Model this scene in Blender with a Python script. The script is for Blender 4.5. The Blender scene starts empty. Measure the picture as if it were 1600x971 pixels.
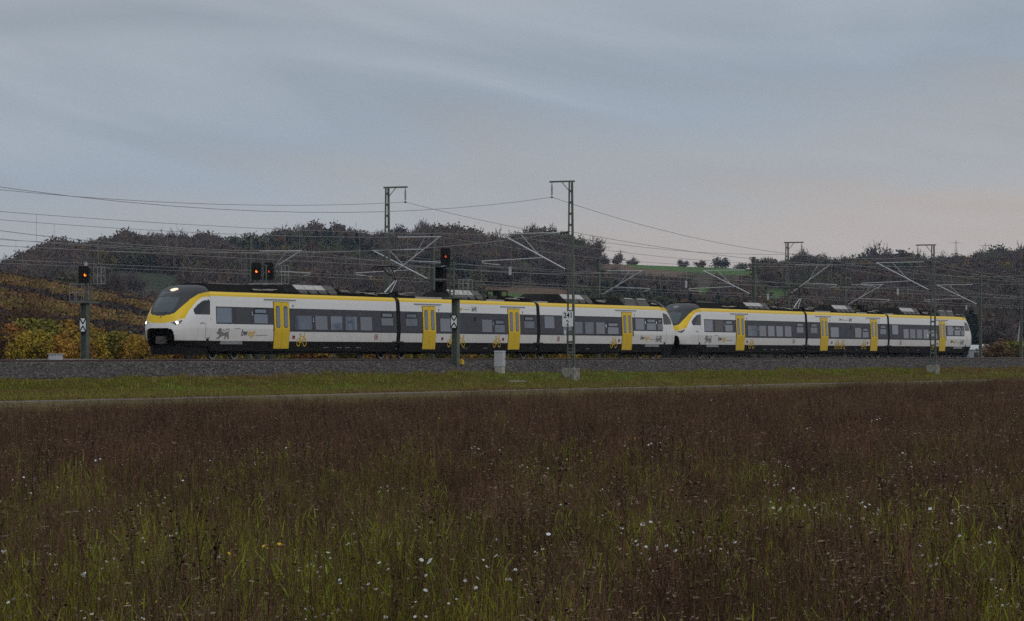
import bpy, math, random
import numpy as np
from mathutils import Vector, Matrix

R = math.radians
random.seed(7); rng = np.random.default_rng(7)
scene = bpy.context.scene
col = scene.collection

# ------------------------------------------------------------------ camera, sky, sun, exposure
# world frame: x along the tracks, y away from the camera across them, z = 0 at rail top
FPX, SN, CS = 5100.0, 0.4344, 0.9007          # focal length in photo pixels, track direction seen by the camera
CAM = Vector((-150.86, -94.02, 0.23)); HOR = 555.5
cam_d = bpy.data.cameras.new('camera'); cam = bpy.data.objects.new('camera', cam_d); col.objects.link(cam)
cam_d.sensor_width = 36; cam_d.lens = FPX / 1600 * 36; cam_d.clip_start = 0.5; cam_d.clip_end = 20000
cam.location = CAM
cam.rotation_euler = (R(90) + math.atan((HOR - 485.5) / FPX), 0, math.atan2(SN, CS) - R(90))
scene.camera = cam

world = bpy.data.worlds.new('World'); scene.world = world; world.use_nodes = True
SUN_EL, SUN_AZ = R(36), math.atan2(SN, CS) + R(180) + R(35)   # high haze sun behind the photographer
def build_sky():
    nt = world.node_tree; N = nt.nodes; Lk = nt.links; N.clear()
    out = N.new('ShaderNodeOutputWorld'); bg = N.new('ShaderNodeBackground'); bg.inputs[1].default_value = 0.1
    sky = N.new('ShaderNodeTexSky'); sky.sky_type = 'NISHITA'; sky.sun_disc = False
    sky.sun_elevation = SUN_EL; sky.sun_rotation = R(90) - SUN_AZ; sky.dust_density = 3
    tc = N.new('ShaderNodeTexCoord'); sep = N.new('ShaderNodeSeparateXYZ'); Lk.new(tc.outputs['Generated'], sep.inputs[0])
    # soft stratus: long streaks that sink a little towards the right of the view
    az = N.new('ShaderNodeVectorMath'); az.operation = 'DOT_PRODUCT'; az.inputs[1].default_value = (SN, -CS, 0)
    fw = N.new('ShaderNodeVectorMath'); fw.operation = 'DOT_PRODUCT'; fw.inputs[1].default_value = (CS, SN, 0)
    Lk.new(tc.outputs['Generated'], az.inputs[0]); Lk.new(tc.outputs['Generated'], fw.inputs[0])
    tl = N.new('ShaderNodeMath'); tl.operation = 'MULTIPLY_ADD'; tl.inputs[1].default_value = .16; Lk.new(az.outputs['Value'], tl.inputs[0]); Lk.new(sep.outputs[2], tl.inputs[2])
    cv = N.new('ShaderNodeCombineXYZ'); Lk.new(az.outputs['Value'], cv.inputs[0]); Lk.new(tl.outputs[0], cv.inputs[1]); Lk.new(fw.outputs['Value'], cv.inputs[2])
    mp = N.new('ShaderNodeMapping'); mp.inputs['Scale'].default_value = (4.5, 24.0, 4.5); mp.inputs['Location'].default_value = (1.7, .35, .0)
    Lk.new(cv.outputs[0], mp.inputs[0])
    nz = N.new('ShaderNodeTexNoise'); nz.inputs['Scale'].default_value = 1.5; nz.inputs['Detail'].default_value = 5; nz.inputs['Roughness'].default_value = .5
    nz.inputs['Distortion'].default_value = .6
    Lk.new(mp.outputs[0], nz.inputs['Vector'])
    # elevation shifted by the noise so the layers are ragged
    ns = N.new('ShaderNodeMath'); ns.operation = 'MULTIPLY_ADD'; ns.inputs[1].default_value = 0.07; ns.inputs[2].default_value = -0.035
    Lk.new(nz.outputs['Fac'], ns.inputs[0])
    # pink light sinks towards the east (right of the view)
    azs = N.new('ShaderNodeMapRange'); azs.inputs[1].default_value = -.16; azs.inputs[2].default_value = .16
    azs.inputs[3].default_value = .016; azs.inputs[4].default_value = -.016
    Lk.new(az.outputs['Value'], azs.inputs[0])
    a1 = N.new('ShaderNodeMath'); a1.operation = 'ADD'; Lk.new(sep.outputs[2], a1.inputs[0]); Lk.new(ns.outputs[0], a1.inputs[1])
    a2 = N.new('ShaderNodeMath'); a2.operation = 'ADD'; Lk.new(a1.outputs[0], a2.inputs[0]); Lk.new(azs.outputs[0], a2.inputs[1])
    rp = N.new('ShaderNodeValToRGB'); rp.color_ramp.interpolation = 'EASE'
    els = [(0.0, (.56, .485, .44)), (.024, (.51, .465, .445)), (.050, (.405, .425, .455)), (.080, (.325, .38, .45)), (.12, (.37, .415, .475)),
           (.3, (.48, .52, .57)), (1.0, (.78, .82, .87))]
    cr = rp.color_ramp
    cr.elements[0].position, cr.elements[0].color = els[0][0], (*els[0][1], 1)
    cr.elements[1].position, cr.elements[1].color = els[-1][0], (*els[-1][1], 1)
    for p, c in els[1:-1]:
        e = cr.elements.new(p); e.color = (*c, 1)
    Lk.new(a2.outputs[0], rp.inputs[0])
    nb = N.new('ShaderNodeMapRange'); nb.inputs[1].default_value = .3; nb.inputs[2].default_value = .7
    nb.inputs[3].default_value = 9.0; nb.inputs[4].default_value = 11.0
    Lk.new(nz.outputs['Fac'], nb.inputs[0])
    sc = N.new('ShaderNodeVectorMath'); sc.operation = 'SCALE'; Lk.new(rp.outputs[0], sc.inputs[0]); Lk.new(nb.outputs[0], sc.inputs['Scale'])
    mx = N.new('ShaderNodeMix'); mx.data_type = 'RGBA'; mx.inputs[0].default_value = .94
    Lk.new(sky.outputs[0], mx.inputs[6]); Lk.new(sc.outputs[0], mx.inputs[7])
    Lk.new(mx.outputs[2], bg.inputs[0]); Lk.new(bg.outputs[0], out.inputs[0])
build_sky()
sun_d = bpy.data.lights.new('sun', 'SUN'); sun = bpy.data.objects.new('sun', sun_d); col.objects.link(sun)
sun_d.energy = 0.58; sun_d.angle = R(30); sun_d.color = (1, .95, .89)
sun.rotation_euler = Vector((-math.cos(SUN_AZ) * math.cos(SUN_EL), -math.sin(SUN_AZ) * math.cos(SUN_EL), -math.sin(SUN_EL))).to_track_quat('-Z', 'Y').to_euler()

vs = scene.view_settings; vs.view_transform = 'Standard'; vs.look = 'None'; vs.gamma = 1; vs.exposure = 0; vs.use_curve_mapping = False
scene.render.engine = 'CYCLES'
cy = scene.cycles; cy.use_denoising = False; cy.max_bounces = 5; cy.diffuse_bounces = 2; cy.glossy_bounces = 2
cy.transmission_bounces = 2; cy.volume_bounces = 0; cy.transparent_max_bounces = 6; cy.use_adaptive_sampling = True; cy.adaptive_threshold = .008

# ------------------------------------------------------------------ helpers
def px_on_y(px, y):
    """x of the point on the plane y = const that is seen in photo column px; also its pixels per metre"""
    a = (px - 800) / FPX; p = y - CAM.y; Z = p / (SN - CS * a)
    return CAM.x + C_along(p, a, Z), FPX / Z
def C_along(p, a, Z):
    return SN * a * Z + CS * Z
def hz(py, k):
    return (HOR - py) / k + CAM.z
def c2w(Xc, Yc):
    return CAM.x + SN * Xc + CS * Yc, CAM.y - CS * Xc + SN * Yc
def w2c(x, y):
    return SN * (x - CAM.x) - CS * (y - CAM.y), CS * (x - CAM.x) + SN * (y - CAM.y)
def proj(x, y, z):
    X, Y = w2c(x, y)
    return 800 + FPX * X / Y, HOR - FPX * (z - CAM.z) / Y

MATS = {}
def mat(name, c, rough=.7, metal=0, spec=.3, noise=0, nscale=5, c2=None, bump=0, emit=0, rand=0, coat=0, ior=None, dirt=None):
    if name in MATS: return MATS[name]
    m = bpy.data.materials.new(name); m.use_nodes = True; nt = m.node_tree; b = nt.nodes['Principled BSDF']
    b.inputs['Base Color'].default_value = (*c, 1); b.inputs['Roughness'].default_value = rough; b.inputs['Metallic'].default_value = metal
    b.inputs['Specular IOR Level'].default_value = spec
    if coat: b.inputs['Coat Weight'].default_value = coat; b.inputs['Coat Roughness'].default_value = .08
    if ior: b.inputs['IOR'].default_value = ior
    if emit:
        b.inputs['Emission Color'].default_value = (*c, 1); b.inputs['Emission Strength'].default_value = emit
    sock = None
    if noise or c2:
        tc = nt.nodes.new('ShaderNodeTexCoord'); nz = nt.nodes.new('ShaderNodeTexNoise')
        nz.inputs['Scale'].default_value = nscale; nz.inputs['Detail'].default_value = 6; nz.inputs['Roughness'].default_value = .65
        nt.links.new(tc.outputs['Object'], nz.inputs['Vector'])
        rp = nt.nodes.new('ShaderNodeValToRGB'); rp.color_ramp.elements[0].position = .35; rp.color_ramp.elements[1].position = .65
        lo = tuple(v * (1 - noise) for v in c) if not c2 else c
        hi = tuple(v * (1 + noise) for v in c) if not c2 else c2
        rp.color_ramp.elements[0].color = (*lo, 1); rp.color_ramp.elements[1].color = (*hi, 1)
        nt.links.new(nz.outputs['Fac'], rp.inputs[0]); sock = rp.outputs[0]
        if bump:
            bp = nt.nodes.new('ShaderNodeBump'); bp.inputs['Strength'].default_value = bump; bp.inputs['Distance'].default_value = .05
            nt.links.new(nz.outputs['Fac'], bp.inputs['Height']); nt.links.new(bp.outputs[0], b.inputs['Normal'])
    if rand:                                            # each plant a little different in tone
        oi = nt.nodes.new('ShaderNodeObjectInfo'); mr = nt.nodes.new('ShaderNodeMapRange')
        mr.inputs[3].default_value = 1 - rand; mr.inputs[4].default_value = 1 + rand
        nt.links.new(oi.outputs['Random'], mr.inputs[0])
        hs = nt.nodes.new('ShaderNodeHueSaturation'); hs.inputs['Color'].default_value = (*c, 1)
        if sock: nt.links.new(sock, hs.inputs['Color'])
        nt.links.new(mr.outputs[0], hs.inputs['Value'])
        mh = nt.nodes.new('ShaderNodeMath'); mh.operation = 'MULTIPLY_ADD'; mh.inputs[1].default_value = .05; mh.inputs[2].default_value = .475
        fr = nt.nodes.new('ShaderNodeMath'); fr.operation = 'FRACT'; ml = nt.nodes.new('ShaderNodeMath'); ml.operation = 'MULTIPLY'; ml.inputs[1].default_value = 7.13
        nt.links.new(oi.outputs['Random'], ml.inputs[0]); nt.links.new(ml.outputs[0], fr.inputs[0]); nt.links.new(fr.outputs[0], mh.inputs[0])
        nt.links.new(mh.outputs[0], hs.inputs['Hue']); sock = hs.outputs[0]
    if dirt:                                            # road grime that rises from the bottom edge in streaks
        z0, z1, dc = dirt
        tc = nt.nodes.new('ShaderNodeTexCoord'); sp = nt.nodes.new('ShaderNodeSeparateXYZ'); nt.links.new(tc.outputs['Object'], sp.inputs[0])
        mp = nt.nodes.new('ShaderNodeMapping'); mp.inputs['Scale'].default_value = (3, 3, .7); nt.links.new(tc.outputs['Object'], mp.inputs[0])
        nz = nt.nodes.new('ShaderNodeTexNoise'); nz.inputs['Scale'].default_value = 1.4; nz.inputs['Detail'].default_value = 7; nt.links.new(mp.outputs[0], nz.inputs['Vector'])
        mr = nt.nodes.new('ShaderNodeMapRange'); mr.inputs[1].default_value = z0; mr.inputs[2].default_value = z1; mr.inputs[3].default_value = .75; mr.inputs[4].default_value = .08
        nt.links.new(sp.outputs[2], mr.inputs[0])
        mu = nt.nodes.new('ShaderNodeMath'); mu.operation = 'MULTIPLY'; nt.links.new(mr.outputs[0], mu.inputs[0]); nt.links.new(nz.outputs['Fac'], mu.inputs[1])
        mx = nt.nodes.new('ShaderNodeMix'); mx.data_type = 'RGBA'; mx.inputs[6].default_value = (*c, 1); mx.inputs[7].default_value = (*dc, 1)
        if sock: nt.links.new(sock, mx.inputs[6])
        nt.links.new(mu.outputs[0], mx.inputs[0]); sock = mx.outputs[2]
    if sock: nt.links.new(sock, b.inputs['Base Color'])
    MATS[name] = m; return m

class MB:
    """collects geometry for one mesh object"""
    def __init__(s): s.v = []; s.f = []; s.m = []
    def face(s, pts, mi=0):
        n = len(s.v); s.v += [tuple(p) for p in pts]; s.f.append(tuple(range(n, n + len(pts)))); s.m.append(mi)
    def box(s, x0, x1, y0, y1, z0, z1, mi=0, top=None):
        n = len(s.v); tx0, tx1, ty0, ty1 = top or (x0, x1, y0, y1)
        s.v += [(x0, y0, z0), (x1, y0, z0), (x1, y1, z0), (x0, y1, z0), (tx0, ty0, z1), (tx1, ty0, z1), (tx1, ty1, z1), (tx0, ty1, z1)]
        for q in ((0, 3, 2, 1), (4, 5, 6, 7), (0, 1, 5, 4), (1, 2, 6, 5), (2, 3, 7, 6), (3, 0, 4, 7)):
            s.f.append(tuple(n + i for i in q)); s.m.append(mi)
        return s
    def bar(s, a, b, r, r2=None, n=6, mi=0, caps=True):
        a = Vector(a); b = Vector(b); d = b - a
        if d.length < 1e-6: return s
        d.normalize(); r2 = r if r2 is None else r2
        u = d.orthogonal().normalized(); w = d.cross(u); k = len(s.v)
        for p, q in ((a, r), (b, r2)):
            for i in range(n):
                t = 2 * math.pi * (i + .5) / n; s.v.append(tuple(p + u * (q * math.cos(t)) + w * (q * math.sin(t))))
        for i in range(n):
            j = (i + 1) % n; s.f.append((k + i, k + j, k + n + j, k + n + i)); s.m.append(mi)
        if caps:
            s.f.append(tuple(k + i for i in reversed(range(n)))); s.m.append(mi)
            s.f.append(tuple(k + n + i for i in range(n))); s.m.append(mi)
        return s
    def path(s, pts, r, n=4, mi=0):
        pts = [Vector(p) for p in pts]; k = len(s.v); m = len(pts)
        for i, p in enumerate(pts):
            d = (pts[min(i + 1, m - 1)] - pts[max(i - 1, 0)]).normalized()
            u = d.cross(Vector((0, 0, 1)));
            if u.length < 1e-3: u = Vector((1, 0, 0))
            u.normalize(); w = d.cross(u)
            for j in range(n):
                t = 2 * math.pi * j / n; s.v.append(tuple(p + u * (r * math.cos(t)) + w * (r * math.sin(t))))
        for i in range(m - 1):
            for j in range(n):
                j2 = (j + 1) % n; s.f.append((k + i * n + j, k + i * n + j2, k + (i + 1) * n + j2, k + (i + 1) * n + j)); s.m.append(mi)
        return s
    def disc(s, c, axis, r, h, n=20, mi=0):
        c = Vector(c); axis = Vector(axis).normalized(); return s.bar(c - axis * h / 2, c + axis * h / 2, r, r, n, mi)
    def mesh(s, name, mats):
        me = bpy.data.meshes.new(name); me.from_pydata(s.v, [], s.f)
        for m in (mats if isinstance(mats, (list, tuple)) else [mats]): me.materials.append(m)
        me.polygons.foreach_set('material_index', s.m); me.update(); return me
    def build(s, name, mats, parent=None, loc=None):
        o = bpy.data.objects.new(name, s.mesh(name, mats)); col.objects.link(o)
        if loc: o.location = loc
        if parent: o.parent = parent
        return o

def tag(o, label=None, cat=None, group=None, kind=None):
    if label: o['label'] = label
    if cat: o['category'] = cat
    if group: o['group'] = group
    if kind: o['kind'] = kind
    return o
def empty(name, loc, rz=0):
    o = bpy.data.objects.new(name, None); col.objects.link(o); o.location = loc; o.rotation_euler = (0, 0, rz); o.empty_display_size = .3; return o
def inst(name, me, parent=None, loc=(0, 0, 0), rot=(0, 0, 0), scale=None):
    o = bpy.data.objects.new(name, me); col.objects.link(o); o.location = loc; o.rotation_euler = rot
    if scale: o.scale = scale
    if parent: o.parent = parent
    return o
def copy_tree(o, parent=None):
    c = o.copy(); col.objects.link(c); c.parent = parent
    for ch in list(o.children): copy_tree(ch, c)
    return c

def scatter(name, protos, pts, label, mats=None):
    """pts rows: x, y, z, rotation, scale, variant. One object of kind stuff, instanced by geometry nodes"""
    pts = np.asarray(pts, dtype=float)
    me = bpy.data.meshes.new(name); me.vertices.add(len(pts)); me.vertices.foreach_set('co', pts[:, :3].ravel())
    for an, ci in (('rotz', 3), ('size', 4)):
        a = me.attributes.new(an, 'FLOAT', 'POINT'); a.data.foreach_set('value', pts[:, ci].copy())
    a = me.attributes.new('variant', 'INT', 'POINT'); a.data.foreach_set('value', pts[:, 5].astype(np.int32))
    for mm in (mats or []): me.materials.append(mm)
    o = bpy.data.objects.new(name, me); col.objects.link(o)
    pc = bpy.data.collections.new(name + '_kinds')
    for i, pm in enumerate(protos):
        po = bpy.data.objects.new('%s_kind_%02d' % (name, i), pm); pc.objects.link(po)
    ng = bpy.data.node_groups.new(name + '_scatter', 'GeometryNodeTree')
    ng.interface.new_socket('Geometry', in_out='INPUT', socket_type='NodeSocketGeometry'); ng.interface.new_socket('Geometry', in_out='OUTPUT', socket_type='NodeSocketGeometry')
    N = ng.nodes; L = ng.links; gi = N.new('NodeGroupInput'); go = N.new('NodeGroupOutput')
    ci = N.new('GeometryNodeCollectionInfo'); ci.inputs[0].default_value = pc; ci.inputs['Separate Children'].default_value = True; ci.inputs['Reset Children'].default_value = True
    ip = N.new('GeometryNodeInstanceOnPoints'); ip.inputs['Pick Instance'].default_value = True
    def at(n, t):
        q = N.new('GeometryNodeInputNamedAttribute'); q.data_type = t; q.inputs['Name'].default_value = n; return q.outputs['Attribute']
    cx = N.new('ShaderNodeCombineXYZ'); L.new(at('rotz', 'FLOAT'), cx.inputs[2])
    er = N.new('FunctionNodeEulerToRotation'); L.new(cx.outputs[0], er.inputs[0])
    L.new(gi.outputs[0], ip.inputs['Points']); L.new(ci.outputs[0], ip.inputs['Instance']); L.new(at('variant', 'INT'), ip.inputs['Instance Index'])
    L.new(er.outputs[0], ip.inputs['Rotation']); L.new(at('size', 'FLOAT'), ip.inputs['Scale']); L.new(ip.outputs[0], go.inputs[0])
    md = o.modifiers.new('scatter', 'NODES'); md.node_group = ng
    return tag(o, label, None, None, 'stuff')

def quads(P, U, V):
    """numpy quads around P with half axes U, V -> verts, faces"""
    n = len(P); v = np.stack([P - U - V, P + U - V, P + U + V, P - U + V], 1).reshape(-1, 3)
    return v, np.arange(4 * n).reshape(n, 4)
def rdir(n):
    d = rng.normal(size=(n, 3)); return d / np.linalg.norm(d, axis=1, keepdims=True)
def leaf_quads(P, size, stretch=1.6):
    n = len(P); a = rdir(n); b = np.cross(a, rdir(n)); b /= np.linalg.norm(b, axis=1, keepdims=True) + 1e-9
    s = size * rng.uniform(.6, 1.35, (n, 1))
    return quads(P, a * s * stretch * .5, b * s * .5)
def np_mesh(name, parts, mats):
    """parts: list of (verts, faces, material index); faces an n x k array or a list"""
    V = []; F = []; M = []; off = 0
    for v, f, mi in parts:
        V.append(np.asarray(v, float)); F += [tuple(int(i) + off for i in q) for q in f]; M += [mi] * len(f); off += len(v)
    me = bpy.data.meshes.new(name); me.from_pydata(np.concatenate(V).tolist(), [], F)
    for m in mats: me.materials.append(m)
    me.polygons.foreach_set('material_index', M); me.update(); return me
def mb_part(mb, mi=0): return (np.array(mb.v), mb.f, mi)
def smooth(t): t = np.clip(t, 0, 1); return t * t * (3 - 2 * t)

# colours
WHITE = mat('train_white', (.74, .74, .745), .38, 0, .4, coat=.25, dirt=(1.0, 2.3, (.40, .36, .30)))
YELLOW = mat('train_yellow', (.74, .50, .010), .42, 0, .3, coat=.1, dirt=(.5, 2.6, (.38, .25, .05)))
GREY = mat('train_grey', (.052, .054, .068), .5, 0, .3, noise=.1, nscale=2)
BLACK = mat('train_black', (.009, .0085, .009), .7, 0, .12, noise=.3, nscale=1.5, dirt=(.3, 1.1, (.022, .018, .015)))
NOSEGREY = mat('cab_anthracite', (.036, .038, .043), .5, 0, .3)
GLASS = mat('window_glass', (.065, .105, .165), .06, 0, .9, ior=1.75)  # blue-grey base colour partly stands for interior lighting and blinds
GLASSB = mat('window_glass_dim', (.045, .075, .118), .06, 0, .9, ior=1.7)  # darker pane, same interior lighting put into the colour
GLASSC = mat('window_glass_mottled', (.075, .118, .180), .08, 0, .8, c2=(.038, .060, .090), nscale=1.1)  # pane colour mottled by noise to suggest the lit interior behind it
DGLASS = mat('dark_glass', (.012, .013, .016), .08, 0, .5)
SCREEN = mat('windscreen_glass', (.045, .066, .072), .06, 0, .5)
ROOFD = mat('roof_dark', (.012, .0115, .0115), .9, 0, .1, noise=.35, nscale=3)
ROOFL = mat('roof_panel_light', (.42, .40, .38), .55, .2, .4, noise=.15, nscale=3)
ROOFM = mat('roof_panel_mid', (.085, .078, .074), .6, .2, .4, noise=.2, nscale=3)
ALU = mat('aluminium_tube', (.50, .51, .52), .42, .5, .5)
STEEL = mat('galvanised_steel', (.30, .31, .32), .55, .4, .4, noise=.15, nscale=4)
WHEEL = mat('wheel_steel', (.33, .32, .31), .4, .8, .5)
MAST = mat('mast_green_grey', (.095, .110, .094), .65, 0, .3, noise=.25, nscale=3)
WIRE = mat('copper_wire', (.27, .26, .25), .6, .3, .3)
INSUL = mat('insulator_brown', (.055, .04, .036), .35, 0, .5)
SIGB = mat('signal_black', (.010, .010, .011), .7, 0, .2)
BOARDW = mat('board_white', (.72, .73, .74), .5, 0, .4)
BLK = mat('print_black', (.012, .012, .013), .6)
LIONG = mat('print_grey', (.19, .19, .195), .5)
PYEL = mat('print_yellow', (.62, .40, .02), .5)
RED = mat('print_red', (.26, .012, .02), .5)
CONC = mat('concrete', (.15, .145, .115), .9, 0, .1, c2=(.36, .345, .32), nscale=3.5, bump=.2)
RUST = mat('rail_rust', (.075, .042, .032), .8, 0, .2, noise=.3, nscale=2)
RAILT = mat('rail_top', (.22, .20, .19), .35, .8, .5)
HEADL = mat('headlight_lit', (1, .80, .48), .3, emit=7)
HEADL2 = mat('headlight_lens', (.75, .62, .42), .2, emit=.9)
LENS = mat('headlight_off', (.10, .11, .12), .15, 0, .8)
SIGO = mat('signal_orange_lit', (1, .20, .02), .4, emit=2.2)
SIGR = mat('signal_red_dim', (.75, .09, .04), .4, emit=.55)

# ------------------------------------------------------------------ ground, ballast, path, tracks
XA, XB = -230.0, 700.0
PROF = [(-140, -1.72), (-60, -1.72), (-20, -1.70), (-13.5, -1.70), (-11.5, -1.62), (-9.6, -1.42), (-8.4, -1.02), (-7.5, -.78), (2.6, -.72), (8.8, -.75), (19.5, -.80), (24, -.95), (52, -1.0)]
def gz(y):
    return float(np.interp(y, [p[0] for p in PROF], [p[1] for p in PROF]))
def strip(name, prof, m, x0=XA, x1=XB, nx=2, parent=None):
    b = MB(); xs = np.linspace(x0, x1, nx)
    for i in range(nx):
        for (y, z) in prof: b.v.append((xs[i], y, z))
    n = len(prof)
    for i in range(nx - 1):
        for j in range(n - 1):
            b.f.append((i * n + j, (i + 1) * n + j, (i + 1) * n + j + 1, i * n + j + 1)); b.m.append(0)
    return b.build(name, m, parent)
GROUND = mat('meadow_soil', (.070, .052, .028), .95, 0, .05, c2=(.105, .095, .036), nscale=.35, bump=.3)
g = strip('ground', PROF, GROUND, nx=3); tag(g, kind='structure')
PATHM = mat('path_gravel', (.150, .115, .106), .95, 0, .05, noise=.18, nscale=1.6, bump=.2)
pth = strip('path', [(-17.2, -1.715), (-17.0, -1.68), (-16.3, -1.67), (-15.7, -1.675), (-15.5, -1.715)], PATHM, nx=60)
for v in pth.data.vertices: v.co.y += .25 * math.sin(v.co.x / 23.0) + .12 * math.sin(v.co.x / 7.0)
tag(pth, kind='structure')
BALL = mat('ballast_gravel', (.060, .056, .054), .95, 0, .1, c2=(.145, .135, .13), nscale=9, bump=.8)
bed1 = strip('ballast_bed', [(-7.75, -.84), (-6.35, -.17), (-5.7, -.13), (1.4, -.13), (2.1, -.17), (3.1, -.78)], BALL); tag(bed1, kind='structure')
bed2 = strip('ballast_bed', [(8.3, -.82), (9.6, -.17), (10.3, -.13), (18.0, -.13), (18.7, -.17), (19.9, -.86)], BALL); tag(bed2, kind='structure')
TRACKS = [-4.3, 0.0, 12.0, 16.3]
def track(yc):
    root = empty('railway_track', (0, yc, 0)); tag(root, kind='structure')
    for sd in (-1, 1):
        b = MB(); y0 = sd * .7525
        b.box(XA, XB, y0 - .036, y0 + .036, -.045, -.006, 0); b.box(XA, XB, y0 - .033, y0 + .033, -.006, 0, 1)
        b.box(XA, XB, y0 - .009, y0 + .009, -.14, -.045, 0); b.box(XA, XB, y0 - .075, y0 + .075, -.172, -.14, 0)
        b.build('rail', [RUST, RAILT], root)
    b = MB()
    for i in range(int((XB - XA) / .6)):
        x = XA + .3 + i * .6; b.box(x - .13, x + .13, -1.3, 1.3, -.3, -.105, 0, (x - .1, x + .1, -1.28, 1.28))
    s = b.build('sleepers', CONC, root); tag(s, kind='stuff')
for yc in TRACKS: track(yc)

# ------------------------------------------------------------------ hills
RPX = [(-500, 470), (-300, 455), (-120, 430), (10, 425), (60, 403), (100, 391), (150, 391), (200, 384), (270, 384), (330, 388), (380, 390), (425, 386), (465, 377), (510, 371), (548, 381), (590, 383), (625, 382), (655, 376), (700, 371),
       (738, 377), (768, 391), (795, 386), (830, 378), (880, 383), (905, 397), (950, 408), (985, 409), (1060, 412), (1127, 414), (1180, 418), (1220, 416), (1250, 411), (1290, 413), (1330, 415), (1400, 415),
       (1470, 413), (1520, 412), (1560, 404), (1600, 402), (1750, 398), (2000, 420), (2300, 440)]
RX = np.array([(p[0] - 800) / FPX * 2000 for p in RPX]); RH = np.array([(HOR - p[1]) / FPX * 2000 + .2 for p in RPX])
def terrain_z(Xc, Yc):
    Xc = np.asarray(Xc, float); Yc = np.asarray(Yc, float)
    rh = np.interp(Xc * 2000 / np.clip(Yc, 1250, 2000), RX, RH) - 8.2 + 7.4 * smooth((Xc * 2000 / np.clip(Yc, 1250, 2000) - 36) / 24) * (1 - smooth((Xc * 2000 / np.clip(Yc, 1250, 2000) - 148) / 16))
    t = np.clip((Yc - 820) / (2000 - 820), 0, 1)
    h = rh * (.42 * t + .58 * t * t * (3 - 2 * t))
    h += np.where(Yc > 2000, -(Yc - 2000) * .012, 0)
    h += 5.5 * np.sin(Xc / 61 + Yc / 190.) * np.sin(Yc / 143. + 1) * t * (1 - t) * 4 * .6
    sp = 23 * np.exp(-((Xc + 165) / 100.) ** 2) * smooth((Yc - 330) / 450.) * (1 - .75 * smooth((Yc - 820) / 260.))
    return np.maximum(h, sp) - 1.05
def near_z(x, y):
    Xc, Yc = w2c(x, y); return float(terrain_z(Xc, Yc))
ZONES = [  # photo polygons of clearings, with their plant colour: 1 green, 2 brown earth, 3 vineyard, 4 dull dark green
    (1, [(968, 405), (1190, 412), (1198, 431), (1130, 430), (1060, 424), (985, 419)]),
    (2, [(925, 400), (968, 404), (985, 419), (1060, 424), (1085, 434), (1010, 429), (925, 415)]),
    (1, [(800, 407), (842, 404), (850, 413), (822, 421), (800, 418)]),
    (2, [(730, 446), (905, 452), (905, 462), (730, 456)]),
    (1, [(745, 456), (905, 462), (890, 485), (740, 485)]),
    (1, [(1182, 452), (1245, 452), (1245, 475), (1182, 472)]),
    (1, [(1075, 452), (1120, 450), (1120, 466), (1075, 470)]),
    (4, [(1560, 500), (1640, 496), (1640, 520), (1560, 520)]),
    (4, [(150, 421), (300, 432), (300, 462), (215, 450), (150, 432)])]
def inside(px, py, poly):
    r = np.zeros(px.shape, bool); n = len(poly)
    for i in range(n):
        x1, y1 = poly[i]; x2, y2 = poly[(i + 1) % n]
        c = ((y1 > py) != (y2 > py)) & (px < (x2 - x1) * (py - y1) / (y2 - y1 + 1e-12) + x1); r ^= c
    return r
def zones(Xc, Yc, z):
    px = 800 + FPX * Xc / Yc; py = HOR - FPX * (z - CAM.z) / Yc; out = np.zeros(px.shape, int)
    for k, poly in ZONES: out[inside(px, py, poly) & (Yc > 850)] = k
    sp = (Yc < 905) & (Yc > 380) & (Xc < 60) & (z > 1.0); out[sp] = 3
    return out
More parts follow.
